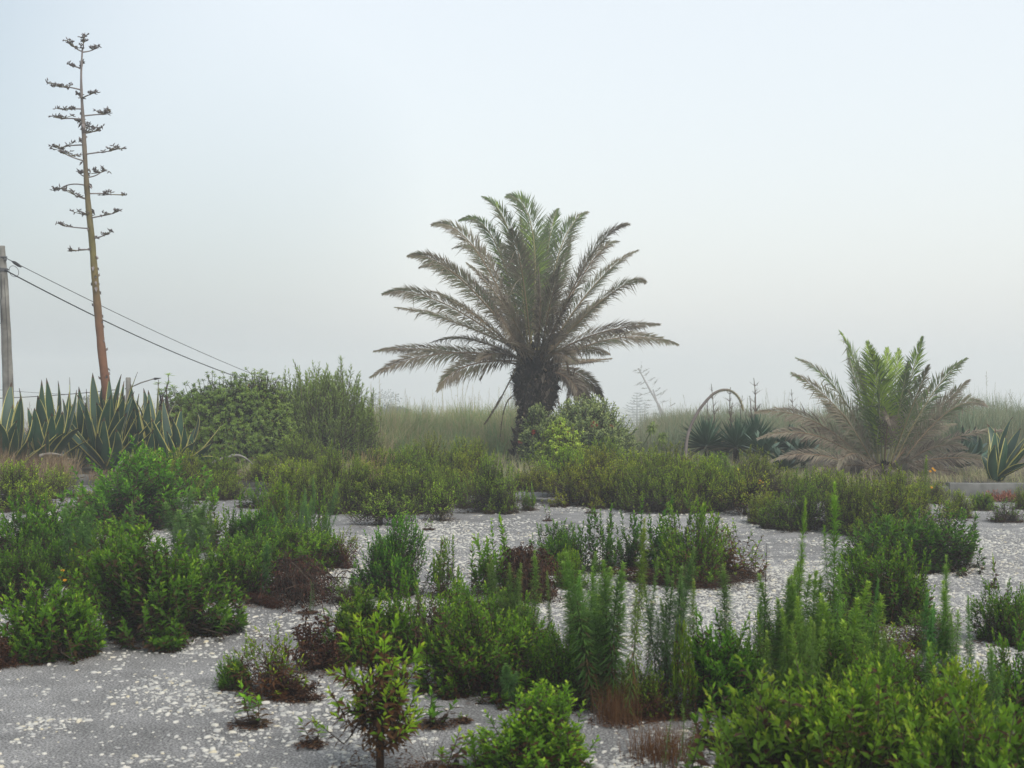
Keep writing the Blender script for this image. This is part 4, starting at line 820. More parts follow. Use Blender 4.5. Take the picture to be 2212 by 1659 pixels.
agave("agave", 385, 20.8, BED, [(392, 880, -.1, 0), (425, 893, .1, .75), (352, 858, .2, .1), (372, 905, -.3, .0), (398, 915, -.3, .05), (480, 915, .2, .15), (460, 955, -.2, .2), (410, 950, -.3, .1), (360, 930, -.3, .1)],
    "rightmost variegated agave of the left clump, with a folded drooping pale leaf", group=AG, wid=.18)
agave("agave", 275, 21.6, BED, [(283, 830, .1, .05), (265, 845, .2, 0), (300, 850, 0, .1), (250, 860, .2, .05), (290, 880, -.3, .1)],
    "variegated agave squeezed behind the central one, right of the stalk", group=AG)
agave("agave", 165, 21.5, BED, [(170, 835, .1, .05), (150, 845, .2, 0), (186, 840, 0, .1), (140, 880, .2, .05), (178, 885, -.3, .1)],
    "variegated agave squeezed in left of the central one, behind the bent leaf", group=AG)
agave("agave", 2150, 18.6, BED, [(2188, 900, .2, .10), (2132, 915, .5, 0), (2150, 925, 0, .02), (2172, 940, -.2, 0), (2205, 925, .3, .1), (2240, 890, -.2, .15), (2270, 900, 0, .1), (2225, 960, -.3, .1), (2240, 930, .1, .1), (2120, 985, .2, .1), (2195, 940, .3, .05), (2150, 960, -.3, 0), (2215, 1000, -.5, .05), (2140, 940, .45, .05), (2255, 985, -.4, .1)],
    "variegated agave at the right edge above the taller kerb block", group=AG, wid=.19)
agave("agave", 2095, 22.5, BED, rnd_tips(4, 2095, 22.5, 12, 55, 905, 960), "dark plain agave behind the small palm's right fronds", margin=False, wid=.16, group=None)
# grey-green soft agaves
def rosette(name, u, v, d, rad, n, label, wid=.1, mats=None, group=None, up=.6, z0=None, cat="agave"):
    z = BED if z0 is None else z0; hub = np.array([(u - CU) / F * d, d, z]); o = thing(name, hub, label, cat, group); rg = np.random.default_rng(int(u + v))
    for i in range(n):
        a = i * GA; e = R(15 + 65 * (1 - (i + 1) / n) * up + rg.uniform(-6, 6)) if up < 1 else R(rg.uniform(35, 88)); L_ = rad * rg.uniform(.8, 1.1)
        dv = np.array([math.cos(a) * math.cos(e), math.sin(a) * math.cos(e), math.sin(e)]); hz = (CAM_H - (v - CV) / F * d) - z
        b = np.array([0, 0, max(hz, 0.05)]) + dv * .03; tip = b + dv * L_; ctrl = b + dv * L_ * .5 + [0, 0, .06 * L_]
        face = np.array([-math.cos(a) * math.sin(e), -math.sin(a) * math.sin(e), math.cos(e)])
        me = agave_leaf(b, ctrl, tip, wid, face, False, thick=wid * .12, gut=.35, seed=i, n=9).build("leaf", mats or [M_SOFT, M_SOFT, M_SOFT], True)
        p = part("leaf", me, o); c = rg.uniform(.8, 1.1); p.color = (c, c, c, 1)
    if hz > .1:
        mb = MB(); tube(mb, [(0, 0, 0), (0, 0, hz * .5), (0, 0, hz)], [.05, .045, .04], 8, .4); part("stem", mb.build("stem", M_TRUNK, True), o)
    return o
GS = "soft grey-green agaves at the small palm's foot"
rosette("soft_agave", 1694, 1030, 20.5, .42, 22, "front soft agave rosette lying low left of the small palm", .12, group=GS, up=.9)
rosette("soft_agave", 1652, 985, 21.5, .5, 24, "leftmost soft agave rosette, beside the yuccas", .13, group=GS, up=.9)
rosette("soft_agave", 1735, 1000, 21.3, .5, 24, "soft agave rosette under the small palm's left fronds", .13, group=GS, up=.9)
rosette("soft_agave", 1700, 975, 22.5, .5, 24, "soft agave rosette behind the others, mostly in the shade of fronds", .13, group=GS, up=.9)
rosette("soft_agave", 2075, 1010, 20.8, .5, 24, "soft agave rosette right of the small palm", .12, group=GS, up=.9)
GY = "yuccas under the arching spike"
def yucca(u, v, d, rad, label):
    z = BED; hz = (CAM_H - (v - CV) / F * d) - z; o = thing("yucca", ((u - CU) / F * d, d, z), label, "yucca", GY); rg = np.random.default_rng(int(u)); mb = MB(); n = 190
    a = np.arange(n) * GA; e = np.radians(rg.uniform(-25, 88, n)); dv = np.stack([np.cos(a) * np.cos(e), np.sin(a) * np.cos(e), np.sin(e)], -1)
    b = dv * .04 + [0, 0, hz]; leaves(mb, b, dv, unit(np.stack([0 * a, 0 * a, 1 + 0 * a], -1) + .1), rad * rg.uniform(.75, 1.1, n), .042, np.where(e < .1, rg.uniform(0, .25, n), rg.uniform(.35, 1, n)), droop=.06, fold=.25, mid=.35)
    part("leaves", mb.build("leaves", M_YUCCA), o)
    mb = MB(); tube(mb, [(0, 0, -.02), (0, 0, hz * .5), (0, 0, hz)], [.07, .06, .06], 8, .4); part("trunk", mb.build("trunk", M_TRUNK, True), o)
yucca(1527, 965, 23.5, .62, "left yucca with a fan of dark sword leaves inside the arch")
yucca(1590, 968, 23.0, .60, "middle yucca directly below the arching spike's tip")
yucca(1632, 955, 24.5, .6, "right yucca beside the tallest bare sapling")

# tall flower stalk of the main agave
hub = np.array(main_ag.location)
sp = [(234, 900, 9.5), (231, 850, 9.3), (222, 780, 8.8), (213, 690, 8.3), (205, 600, 7.5), (199, 520, 7), (190, 440, 6.3), (184, 350, 5.2), (180, 270, 4.2), (176, 200, 3), (175, 160, 2.3), (178, 105, 1.6)]
SD = 21.15
pts = np.array([P(u, v, SD) for u, v, r in sp]); pts = np.concatenate([[hub + [0, .1, 0]], pts]); rad = np.array([9.8] + [r for _, _, r in sp]) / F * SD
tt = np.linspace(0, len(pts) - 1, 48); spine = np.stack([np.interp(tt, np.arange(len(pts)), pts[:, i]) for i in range(3)], -1); rs = np.interp(tt, np.arange(len(pts)), rad)
for _ in range(2): spine[1:-1] = (spine[:-2] + 2 * spine[1:-1] + spine[2:]) / 4
rgS = np.random.default_rng(8); mb = MB(); hgt = (spine[:, 2] - .1) / 7.4
tube(mb, spine - hub, rs * (1 + .05 * rgS.normal(size=48)), 12, np.clip(hgt, 0, 1))
for i in range(46):                                                # bracts
    z = rgS.uniform(1.6, 6.2); c = np.array([np.interp(z, spine[:, 2], spine[:, k]) for k in range(3)]) - hub; r_ = np.interp(z, spine[:, 2], rs); a = rgS.random() * 6.28
    d_ = np.array([math.cos(a), math.sin(a), 0]); s_ = rgS.uniform(.06, .12)
    leaves(mb, [c + d_ * r_ * .9], [d_ * .5 + [0, 0, rgS.choice([.8, -.6])]], [d_], s_, s_ * .5, 1.0, droop=.1, fold=.3)
stalk = part("flower_stalk", mb.build("flower_stalk", M_STALK, True), main_ag)
BRN = [(352, 225, 405, 207, 1.1), (352, 222, 318, 195, 1.3), (353, 215, 360, 172, 1.4), (350, 297, 305, 278, .9), (350, 292, 356, 268, .5), (345, 388, 262, 370, 1.5), (352, 425, 385, 403, 1.1), (352, 420, 338, 402, .6), (347, 470, 268, 468, 1.3), (350, 515, 262, 508, 1.3),
    (360, 500, 455, 487, 1.6), (355, 530, 340, 520, .9), (360, 575, 400, 562, 1.5), (358, 570, 375, 548, 1.0), (352, 625, 250, 635, 1.4), (360, 695, 290, 662, 1.2), (375, 665, 480, 645, 1.4), (380, 765, 440, 732, 1.4), (372, 760, 345, 742, .9), (365, 800, 250, 816, 1.2), (372, 860, 325, 836, 1.4),
    (390, 835, 482, 834, 1.3), (378, 930, 348, 916, 1.1), (400, 940, 492, 913, 1.1), (380, 985, 268, 966, 1.0), (410, 1030, 455, 1006, 1.1), (390, 1080, 325, 1077, .9)]
def flower_branch(p0, p1, size, seed, ppm):
    rg = np.random.default_rng(seed); mb = MB(); mm = (p0 + p1) / 2; mm[2] += (p1[2] - p0[2]) * .1 - .02 * rg.uniform(-1, 1.5); ctrl = p0 * .35 + p1 * .65; ctrl[2] = p0[2] + (.03 if p1[2] > p0[2] - .05 else .10)
    pt = bez(p0, ctrl, p1, 9); tube(mb, pt, np.linspace(.013, .008, 9), 6, .9, cap=False); n = int(34 * size); s = .055 * size; ax = unit(p1 - p0)
    k = max(4, int(6 * size)); e1 = p1 + ax * rg.normal(0, s * 1.6, k)[:, None] + np.stack([rg.normal(0, s * .3, k), rg.normal(0, s * .8, k), rg.uniform(.0, s * .7, k)], -1)
    segs(mb, np.repeat([pt[-2]], k, 0), e1, .007, .005, .6, 4)
    for q in range(3):
        e2 = e1 + np.stack([rg.normal(0, s * .35, k), rg.normal(0, s * .4, k), rg.uniform(-.01, s * .35, k)], -1); segs(mb, e1, e2, .005, .004, .6, 3)
        for w_ in range(2):
            m = k; b = e2.copy(); d = unit(np.stack([rg.normal(0, .8, m), rg.normal(0, .8, m), rg.uniform(-.4, 1, m)], -1))
            segs(mb, b, b + d * .022, .004, .010, .3, 5, 1); segs(mb, b + d * .022, b + d * .055, .010, .003, .3, 5, 1)
    return mb
for i, (ax_, ay, tx, ty, sz) in enumerate(BRN):
    k_ = .5013; v0 = ay * k_; z0 = CAM_H - (v0 - CV) / F * SD; p0 = np.array([np.interp(z0, spine[:, 2], spine[:, k]) for k in range(3)])
    p1 = P(tx * k_, ty * k_ + 3, SD + rgS.uniform(-.25, .25) * (1 if abs(tx - ax_) > 60 else 1.4))
    part("flower_branch", flower_branch(p0 - hub, p1 - hub, sz, i, 0).build("flower_branch", [M_STALK, M_POD], True), stalk)

# far leaning stalk, hazy
fd = 150.0
def far_stalk(line, brs, label):
    base = P(*line[0], fd); base[2] = float(terrain(base[0], base[1])); top = P(*line[-1], fd); o = thing("dead_agave_stalk", base, label, "agave stalk", "far leaning agave stalks")
    mb = MB(); pp = np.array([P(u, v, fd) for u, v in line]); ext = pp[0] + unit(pp[0] - pp[1]) * 6.0; pp = np.concatenate([[ext], pp]) ; pp[0, 2] = min(pp[0, 2], base[2] + .0)
    tube(mb, pp - base, np.linspace(.20, .07, len(pp)), 7, .95); st = part("stalk", mb.build("stalk", M_STALK, True), o)
    for i, (au, av, tu, tv) in enumerate(brs):
        part("flower_branch", flower_branch(P(au, av, fd) - base, P(tu, tv, fd) - base, 3.0, 60 + i, 0).build("flower_branch", [M_STALK, M_POD], True), o)
    return o
zz = lambda x, y: (1238.7 + .2027 * x, 725.5 + .2027 * y)
def bl(l): return [(*zz(a, b), *zz(c, d)) for a, b, c, d in l]
far_stalk([zz(1040, 980), zz(920, 760), zz(800, 550), zz(690, 345)], bl([(700, 360, 675, 370), (715, 380, 720, 355), (730, 400, 690, 400), (720, 395, 755, 378), (745, 450, 780, 410), (760, 480, 690, 520), (770, 490, 735, 515), (780, 500, 835, 468), (810, 560, 760, 565), (820, 560, 870, 500), (840, 600, 800, 612), (860, 630, 725, 630), (870, 600, 905, 575), (880, 670, 960, 605), (890, 690, 800, 695), (905, 720, 965, 705), (940, 780, 1050, 740), (900, 750, 790, 740), (960, 850, 1010, 840)]),
    "taller leaning dead agave stalk faded by fog behind the pale flowering bush")
far_stalk([zz(1000, 1040), zz(950, 900), zz(900, 740), zz(848, 572)], bl([(900, 760, 800, 768), (920, 830, 850, 838), (925, 850, 880, 835), (960, 930, 1010, 930), (870, 650, 905, 630)]),
    "shorter leaning dead agave stalk crossing the taller one in the fog")

# arching spike
aw = [(1480, 1000), (1481, 972), (1484, 945), (1493, 916), (1513, 880), (1538, 852), (1553, 844), (1567, 841), (1582, 845), (1595, 857), (1602, 872), (1606, 888)]
ad = 22.5; base = P(1480, 1000, ad); base[2] = BED; o = thing("arching_agave_spike", base, "long flower spike arching over like a hoop left of the small palm", "flower spike")
ap = np.array([P(u, v, ad + .02 * i) for i, (u, v) in enumerate(aw)]); ap[0, 2] = BED - .03; t_ = np.linspace(0, len(ap) - 1, 60); ap = np.stack([np.interp(t_, np.arange(len(ap)), ap[:, i]) for i in range(3)], -1)
for _ in range(6): ap[1:-1] = (ap[:-2] + 2 * ap[1:-1] + ap[2:]) / 4
mb = MB(); tube(mb, ap - base, np.linspace(.032, .014, 60), 8, .9); part("stalk", mb.build("stalk", M_STALK, True), o)
rg = np.random.default_rng(3); mb = MB(); n = 1500; t_ = rg.random(n) * 56 + 3; i_ = np.minimum(t_.astype(int), 58); f_ = (t_ - i_)[:, None]; q = ap[i_] * (1 - f_) + ap[i_ + 1] * f_ - base; ax = unit(ap[i_ + 1] - ap[i_])
rr = unit(np.cross(ax, rg.normal(size=(n, 3)))); leaves(mb, q + rr * .01, unit(rr + ax * .3), ax, rg.uniform(.018, .034, n), .008, rg.random(n) * .5, droop=.15)
part("florets", mb.build("florets", M_GRASS), o)

# ------------------------------------------------------------------ palms
def frond(base, mid, tip, Lmax, tint, seed, wid=.03, npair=75, face=None, ragged=.15, start=.14, droop=.12, sparse=0, tipb=.12, rr=.022, ang=(54, 20), vee=.25):
    rg = np.random.default_rng(seed); n = 26; pts = through(base, mid, tip, n); tg = unit(np.gradient(pts, axis=0)); mb = MB()
    tube(mb, pts, np.linspace(rr, .004, n), 6, np.clip(tint * .6 + .3, 0, 1), m=1)
    up = np.array([0, 0, 1.]) if face is None else np.asarray(face, float)
    t = np.linspace(start, .995, npair); 
    for sgn in (-1, 1):
        tj = np.clip(t + rg.normal(0, .004, npair), 0, .999); x = tj * (n - 1); i = x.astype(int); i = np.minimum(i, n - 2); f = (x - i)[:, None]
        p = pts[i] * (1 - f) + pts[i + 1] * f; ax = unit(tg[i] * (1 - f) + tg[i + 1] * f); nn = unit(up - ax * (ax @ up)[:, None]); s = np.cross(ax, nn) * sgn
        al = np.radians(ang[0] + (ang[1] - ang[0]) * tj + rg.normal(0, 7, npair)); ve = vee + rg.normal(0, .2, npair)
        lat = s * np.cos(ve)[:, None] + nn * np.sin(ve)[:, None]; d = ax * np.cos(al)[:, None] + lat * np.sin(al)[:, None]
        L_ = Lmax * (.2 + .85 * np.sin(PI * np.clip((tj - start) / (1 - start), 0, 1) ** .75 * .92 + .12)) * rg.uniform(.85, 1.1, npair); L_ = np.clip(L_ * (1 - .55 * tj ** 4), .05, None)
        rag = rg.random(npair) < ragged; d = np.where(rag[:, None], unit(d + rg.normal(0, .35, d.shape) + [0, 0, -.35]), d); L_ = np.where(rag, L_ * rg.uniform(.6, 1, npair), L_)
        keep = rg.random(npair) >= sparse; ti = np.clip(tint + rg.normal(0, .10, npair) + .10 * np.sin(tj * rg.uniform(6, 14) + rg.random() * 6), 0, 1); ti = np.where(rag, ti * .6, ti)
        leaves(mb, p[keep], d[keep], nn[keep], L_[keep], wid * rg.uniform(.8, 1.2, keep.sum()), ti[keep], np.clip(ti[keep] - tipb, 0, 1), droop=np.where(rag, .35, droop)[keep] + rg.uniform(0, .1, keep.sum()), fold=.18, mid=.4)
    return mb
def palm(hub, d, fr, trans, label, ftrunk, L3, Lmax, seed0, group=None, npair=75, wid=.03, hub_r=.2, side_k=1.0, mid_x=0):
    o = thing("date_palm", (hub[0], hub[1], BED), label, "palm tree", group); org = np.array(o.location); rg = np.random.default_rng(seed0); ftrunk(o, hub - org)
    for i, (tx, ty, mx, my, sg, tn, kw) in enumerate(fr):
        tu, tv = trans(tx, ty); mu, mv = trans(mx, my); tip0 = P(tu, tv, d); app = np.linalg.norm(tip0 - hub)
        dy = sg * math.sqrt(max(L3 ** 2 - app ** 2, 0.04)) * .75 if abs(sg) <= 1 else (sg - np.sign(sg)) 
        kw = dict(kw); kw["lk"] = (.72 if (L3 < 3 and my > 740) else 1) * kw.get("lk", 1.0) * (side_k if abs(tx - mid_x) > 330 else (1.22 if (ty < 500 and L3 > 3) else 1)); b = kw.pop("base", None); sp_ = kw.pop("L", None)
        tip = P(tu, tv, d + dy); mid = P(mu, mv, d + dy * .55); bs = hub.copy()
        if b: bs = P(*trans(*b), d + kw.pop("bd", -.3))
        else: bs = hub + unit((tip - hub) * [1, 1, .2]) * hub_r * rg.uniform(.6, 1) + [0, 0, rg.uniform(-.15, .12)]
        hor = unit(np.array([tip[0] - bs[0], tip[1] - bs[1], 1e-3])); fc = np.array([0, -.75, .6]) - hor * [.5, .2, 0] + rg.normal(0, .28, 3)
        kw.setdefault("npair", npair); kw.setdefault("rr", .022 if L3 > 3 else .014); kw.setdefault("wid", wid)
        mb = frond(bs - org, mid - org, tip - org, Lmax * kw.pop("lk", 1.0), tn, seed0 + i, face=kw.pop("face", fc), **kw)
        part("frond", mb.build("frond", [M_PALM, M_RACH]), o, label=kw.get("lab"))
    return o
tb = lambda x, y: (752 + .4 * x, 380.5 + .4 * y)
PD = 24.3; HUB = P(*tb(1012, 1000), PD)
B = [ (730, 112, 885, 350, .6, .68, {}), (862, 108, 1000, 330, .3, .75, {"lk": 1.15}), (1132, 178, 1075, 420, 1, .72, {}), (1290, 195, 1135, 430, .8, .6, {}), (1515, 262, 1300, 450, -.8, .28, {"lk": 1.25}), (1462, 352, 1290, 500, .8, .35, {}),
 (1565, 400, 1330, 590, .5, .45, {}), (1605, 572, 1400, 650, -.4, .4, {}), (1405, 650, 1250, 780, 1, .35, {}), (1682, 800, 1350, 850, -.8, .22, {"lk": 1.1}), (1782, 910, 1430, 878, .3, .38, {}), (1415, 960, 1240, 938, 1, .3, {}),
 (1422, 985, 1240, 1000, .8, .3, {"lk": .35}), (1402, 1000, 1230, 1012, .7, .3, {"lk": .2, "sparse": .5}), (1385, 1225, 1270, 1085, .6, .25, {"lk": .75}), (1310, 1235, 1225, 1120, .3, .2, {"lk": .6}), (1235, 1215, 1205, 1110, -.3, .12, {"lk": .7, "ragged": .6}),
 (480, 1160, 660, 1020, -.6, .3, {}), (122, 1085, 480, 962, -.3, .32, {"lk": .95, "sparse": .05}), (140, 946, 470, 940, .3, .3, {"lk": .75}), (443, 900, 680, 885, .8, .28, {}), (258, 710, 580, 790, -.3, .42, {}), (188, 636, 500, 680, .3, .42, {}),
 (445, 618, 680, 750, -.9, .34, {}), (325, 430, 590, 540, -.3, .42, {}), (388, 492, 640, 570, .6, .32, {}), (455, 262, 690, 400, .3, .40, {"lk": 1.1}), (600, 240, 800, 370, .8, .68, {}), (565, 390, 770, 480, 1, .4, {}),
 (1030, 490, 1035, 760, -2.7, .22, {"lk": 1.0}), (790, 700, 880, 850, -3.0, .2, {"lk": .9}), (880, 290, 945, 560, -1.8, .45, {"lk": 1.2}), (1150, 470, 1085, 720, -2.2, .3, {}), (640, 470, 840, 700, -2.0, .3, {}), (1215, 640, 1110, 820, -2.7, .24, {}),
 (820, 640, 915, 820, -2.4, .3, {}), (1000, 300, 1005, 600, 1.8, .66, {"lk": 1.2}), (1080, 260, 1040, 560, 2.2, .6, {}), (930, 220, 965, 540, 2.0, .64, {}), (800, 330, 900, 600, 2.3, .5, {}), (1200, 360, 1110, 640, 2.3, .5, {}),
 (690, 1000, 840, 960, -2.4, .24, {"lk": .9}), (1240, 1010, 1130, 960, -2.4, .24, {}), (660, 560, 840, 760, 2.2, .35, {}), (1340, 700, 1170, 840, 2.3, .35, {}), (1180, 860, 1090, 900, -2.6, .2, {}), (860, 900, 930, 930, -2.8, .2, {}),
 # hanging dead fronds
 (740, 1335, 830, 1190, .2, .1, {"base": (905, 1040), "lk": .18, "npair": 60, "rr": .014}), (815, 1550, 835, 1300, .2, .1, {"base": (880, 1195), "lk": .10, "npair": 50, "sparse": .5, "rr": .014}), (1142, 1250, 1110, 1130, .1, .3, {"base": (1060, 1040), "lk": .08, "npair": 20, "bd": -.5}),
 (940, 1285, 965, 1180, .1, .14, {"base": (1015, 1095), "lk": .35, "npair": 30, "bd": -.5, "rr": .014}), (1008, 1275, 1030, 1190, .1, .18, {"base": (1065, 1105), "lk": .35, "npair": 30, "bd": -.5, "rr": .014}), (1170, 1290, 1195, 1160, .1, .12, {"base": (1225, 1040), "lk": .2, "npair": 50, "rr": .012}),
 (905, 1540, 925, 1400, .1, .12, {"base": (950, 1280), "lk": .3, "npair": 30, "bd": -.5, "rr": .012}), (1225, 1210, 1200, 1100, -.1, .1, {"base": (1180, 1000), "lk": .25, "npair": 40}), (715, 1095, 730, 1070, .1, .1, {"base": (745, 1045), "lk": .1, "npair": 20, "rr": .01})]
def big_trunk(o, hub):
    rg = np.random.default_rng(2); mb = MB(); H = hub[2]; zs = np.linspace(-.05, H + .22, 18); base = np.array([-.06, 0, 0])
    off = lambda z: np.array([-.22 + .22 * min(1, max(z, 0) / 1.0), 0, z])
    rf = lambda z: float(np.interp(z, [-.1, .25, .7, .95, 1.2, 1.7, H - .2, H, H + .25], [.28, .25, .27, .33, .43, .46, .44, .34, .10]))
    tube(mb, [off(z) for z in zs], [rf(z) * .9 for z in zs], 20, .15)
    nb = 1100; z = rg.uniform(0, H + .2, nb)
    for k in range(nb):
        a = k * GA; zz_ = z[k]; r_ = rf(zz_); c = off(zz_); s = rg.uniform(.5, 1.25) * (1.7 if k % 5 == 0 else 1); dv = np.array([math.cos(a), math.sin(a), 0]); tn = np.array([-math.sin(a), math.cos(a), 0])
        p0 = c + dv * r_ * .82; lift = rg.uniform(.3, 1.2) * (-1 if rg.random() < .35 else 1); tipp = p0 + (dv * .55 + np.array([0, 0, lift]) + tn * rg.normal(0, .25)) * .13 * s; ww = .055 * s
        leaves(mb, [p0], [tipp - p0], [dv], np.linalg.norm(tipp - p0), ww, rg.uniform(0, 1) ** 1.6, droop=0, fold=-.3)
    fb = 2200; a = rg.random(fb) * 6.28; z = rg.uniform(.3, H + .15, fb); C = np.array([off(q) for q in z]); rr = np.array([rf(q) for q in z]); dv = np.stack([np.cos(a), np.sin(a), 0 * a], -1)
    leaves(mb, C + dv * rr[:, None] * .9, unit(dv * .5 + np.stack([rg.normal(0, .3, fb), rg.normal(0, .3, fb), rg.normal(-.2, .8, fb)], -1)), dv, rg.uniform(.06, .2, fb), .012, rg.uniform(0, .9, fb), droop=.3)
    part("trunk", mb.build("trunk", M_TRUNK), o)
palm(HUB, PD, B, tb, "tall shaggy date palm at picture centre with a thick dark trunk", big_trunk, 3.45, .43, 500, npair=190, wid=.018, hub_r=.22, side_k=.9, mid_x=1012)
ts = lambda x, y: (1415.7 + .36 * x, 663.6 + .36 * y)
SPD = 20.3; SH = P(*ts(1370, 985), SPD)
B2 = [(1108, 148, 1240, 470, .6, .82, {"lk": 1.3}), (1150, 250, 1230, 560, 1, .72, {}), (1275, 213, 1310, 520, .4, .9, {"lk": 1.35}), (1300, 262, 1340, 560, -1.3, 1.0, {"lk": 1.5, "wid": .024}), (1390, 250, 1385, 560, 1, .98, {"lk": 1.4}), (1460, 252, 1430, 560, 1, .95, {"lk": 1.35}), (1602, 182, 1520, 480, .4, .85, {"lk": 1.1}),
 (1640, 350, 1540, 600, -.8, .55, {}), (1867, 308, 1650, 540, .6, .64, {}), (1882, 440, 1680, 640, .2, .3, {}), (1985, 592, 1740, 640, -.3, .4, {"lk": 1.0}), (2112, 742, 1780, 790, .2, .22, {}), (1872, 848, 1650, 850, -.8, .28, {}), (2055, 942, 1760, 905, -.5, .24, {}),
 (1400, 700, 1395, 690, -2.0, .22, {"lk": .95, "ragged": .5}), (600, 632, 980, 700, -.2, .3, {}), (818, 396, 1120, 640, -.4, .45, {"lk": 1.15}), (848, 308, 1120, 540, .5, .6, {}), (612, 790, 960, 770, -.5, .22, {}), (700, 922, 1000, 890, -.6, .26, {}), (1095, 975, 1190, 880, -2.2, .28, {"lk": .9}),
 (1560, 960, 1480, 940, -2.0, .25, {"lk": .9}), (1210, 330, 1290, 620, -1.2, .7, {}), (1520, 330, 1460, 620, -1.2, .8, {}), (1000, 560, 1180, 740, 1.9, .4, {}), (1800, 700, 1600, 780, 1.8, .35, {}), (900, 700, 1120, 790, 1.8, .3, {}), (1650, 470, 1520, 700, 1.8, .5, {}), (950, 990, 1150, 950, -1.7, .18, {"ragged": .5}), (1800, 1000, 1600, 960, -1.4, .18, {"ragged": .5}),
 (1250, 1010, 1300, 960, -2.1, .15, {"ragged": .6}), (1500, 1030, 1440, 980, -2.2, .15, {"ragged": .6}), (1060, 1020, 1180, 980, .3, .15, {"ragged": .6}), (1720, 1030, 1540, 980, .3, .15, {"ragged": .6}), (1340, 420, 1350, 650, -1.4, .9, {})]
def small_trunk(o, hub):
    rg = np.random.default_rng(4); mb = MB(); tube(mb, [(0, 0, -.05), (0, 0, hub[2] * .5), (0, 0, hub[2])], [.26, .28, .18], 14, .2); n = 700; a = rg.random(n) * 6.28; z = rg.uniform(0, hub[2] + .1, n); dv = np.stack([np.cos(a), np.sin(a), 0 * a], -1)
    leaves(mb, dv * .22 + np.stack([0 * z, 0 * z, z], -1), unit(dv * .6 + np.stack([rg.normal(0, .3, n), rg.normal(0, .3, n), rg.normal(.3, .8, n)], -1)), dv, rg.uniform(.06, .22, n), .03, rg.random(n), droop=.2); part("trunk", mb.build("trunk", M_TRUNK), o)
palm(SH, SPD, B2, ts, "small bushy date palm at right with bright green centre fronds and dry lower ones", small_trunk, 2.3, .36, 700, npair=115, wid=.018, hub_r=.12, side_k=1.0, mid_x=1370)

# ------------------------------------------------------------------ larger bushes
def bush(name, u, v_top, vb, wpx, d, label, cat, col=(1, 1, 1), **kw):
    ppm = F / d; zt = CAM_H - (v_top - CV) / ppm; r = wpx / ppm / 2; flow = kw.pop("flow", None); depth = kw.pop("depth", 1.0)
    o = thing(name, ((u - CU) / ppm, d, BED), label, cat)
    kw.setdefault('scr', (.78, 1.05)); parts = shrub(kw.pop("seed"), zt - BED, r, **kw); hb, wb = bounds(parts)
    for pn, me in parts:
        p = part(pn, me, o); p.color = (*col, 1)
    k_ = 2 * r / wb; o.scale = (k_, k_ * depth, (zt - BED) / hb)
    return o, (zt - BED), r
bush("evergreen_bush", 470, 822, 1005, 290, 22.6, "wide dark evergreen bush with a few yellow leaves right of the agaves", "bush", (.68, .78, .7), seed=301, lobes=80, per=60, lpl=18, leafL=.062, leafW=.021, minel=2, upright=.12, brown=.035, shootL=.14, mleaf=M_BUSH, spread=.2, whorl=True, inner=.6, twr=.006, conv=.5, depth=.8)
bush("evergreen_bush", 560, 806, 1000, 180, 22.9, "taller lighter crest of evergreen bush beside the willowy shrub", "bush", (.9, .95, .85), seed=302, lobes=40, per=48, lpl=13, leafL=.062, leafW=.021, minel=10, upright=.3, brown=.03, shootL=.14, mleaf=M_BUSH, spread=.22, whorl=True, inner=.6, twr=.006, conv=.5, depth=.8)
bush("willowy_shrub", 695, 795, 985, 235, 23.6, "tall airy shrub of thin upright stems with leafy tips, left of the grass field", "shrub", seed=303, lobes=64, per=16, lpl=24, leafL=.085, leafW=.021, minel=12, upright=.8, brown=.05, shootL=.38, mleaf=M_WILLOW, spread=.2, inner=.1, twr=.006, tw=.6, conv=.12, depth=.7)
bush("evergreen_bush", 352, 806, 900, 46, 22.0, "small sprig poking up at the left shoulder of the evergreen bush", "bush", (1.2, 1.25, 1.6), seed=304, lobes=4, per=4, lpl=14, leafL=.06, leafW=.018, minel=72, upright=.7, brown=0, shootL=.12, mleaf=M_WILLOW, spread=.14, whorl=True, inner=.1, twr=.005, conv=.75)
pb, ph, pr_ = bush("flowering_bush", 1258, 864, 1010, 225, 22.4, "pale green rounded bush with a few red flowers in front of the palm trunk", "bush", seed=305, lobes=64, per=46, lpl=13, leafL=.06, leafW=.026, minel=2, upright=.35, tbase=.42, brown=.0, shootL=.12, mleaf=M_PALE, spread=.2, inner=.6, twr=.006, conv=.5, depth=.9)
pb2, _, _ = bush("flowering_bush", 1170, 880, 1010, 100, 22.2, "left shoulder of pale bush touching the palm trunk", "bush", (.9, .9, .9), seed=306, lobes=26, per=34, lpl=13, leafL=.06, leafW=.026, minel=4, upright=.35, tbase=.38, brown=.0, shootL=.12, mleaf=M_PALE, spread=.2, inner=.6, twr=.006, conv=.5)
bush("evergreen_bush", 1215, 905, 1000, 110, 21.7, "bright yellow-green bush in front of the pale flowering bush", "bush", (1.7, 1.7, 1.0), seed=307, lobes=24, per=26, lpl=13, leafL=.06, leafW=.019, minel=8, upright=.5, brown=.02, shootL=.12, mleaf=M_BUSH, spread=.25, whorl=True, inner=.6, twr=.006, conv=.5)
bush("leafy_shrub", 1310, 945, 1020, 90, 21.6, "olive shrub at the right skirt of the pale flowering bush", "shrub", (1.1, 1.1, 1), seed=308, lobes=14, per=14, lpl=18, leafL=.045, leafW=.014, minel=10, upright=.6, brown=.1, shootL=.15, mleaf=M_OLIVE, spread=.25, conv=.4)
bush("leafy_shrub", 1180, 960, 1020, 100, 21.5, "olive twiggy shrub below the bright yellow-green bush", "shrub", (1, 1, 1), seed=309, lobes=14, per=14, lpl=18, leafL=.045, leafW=.014, minel=10, upright=.6, brown=.15, shootL=.15, mleaf=M_OLIVE, spread=.25, conv=.4)
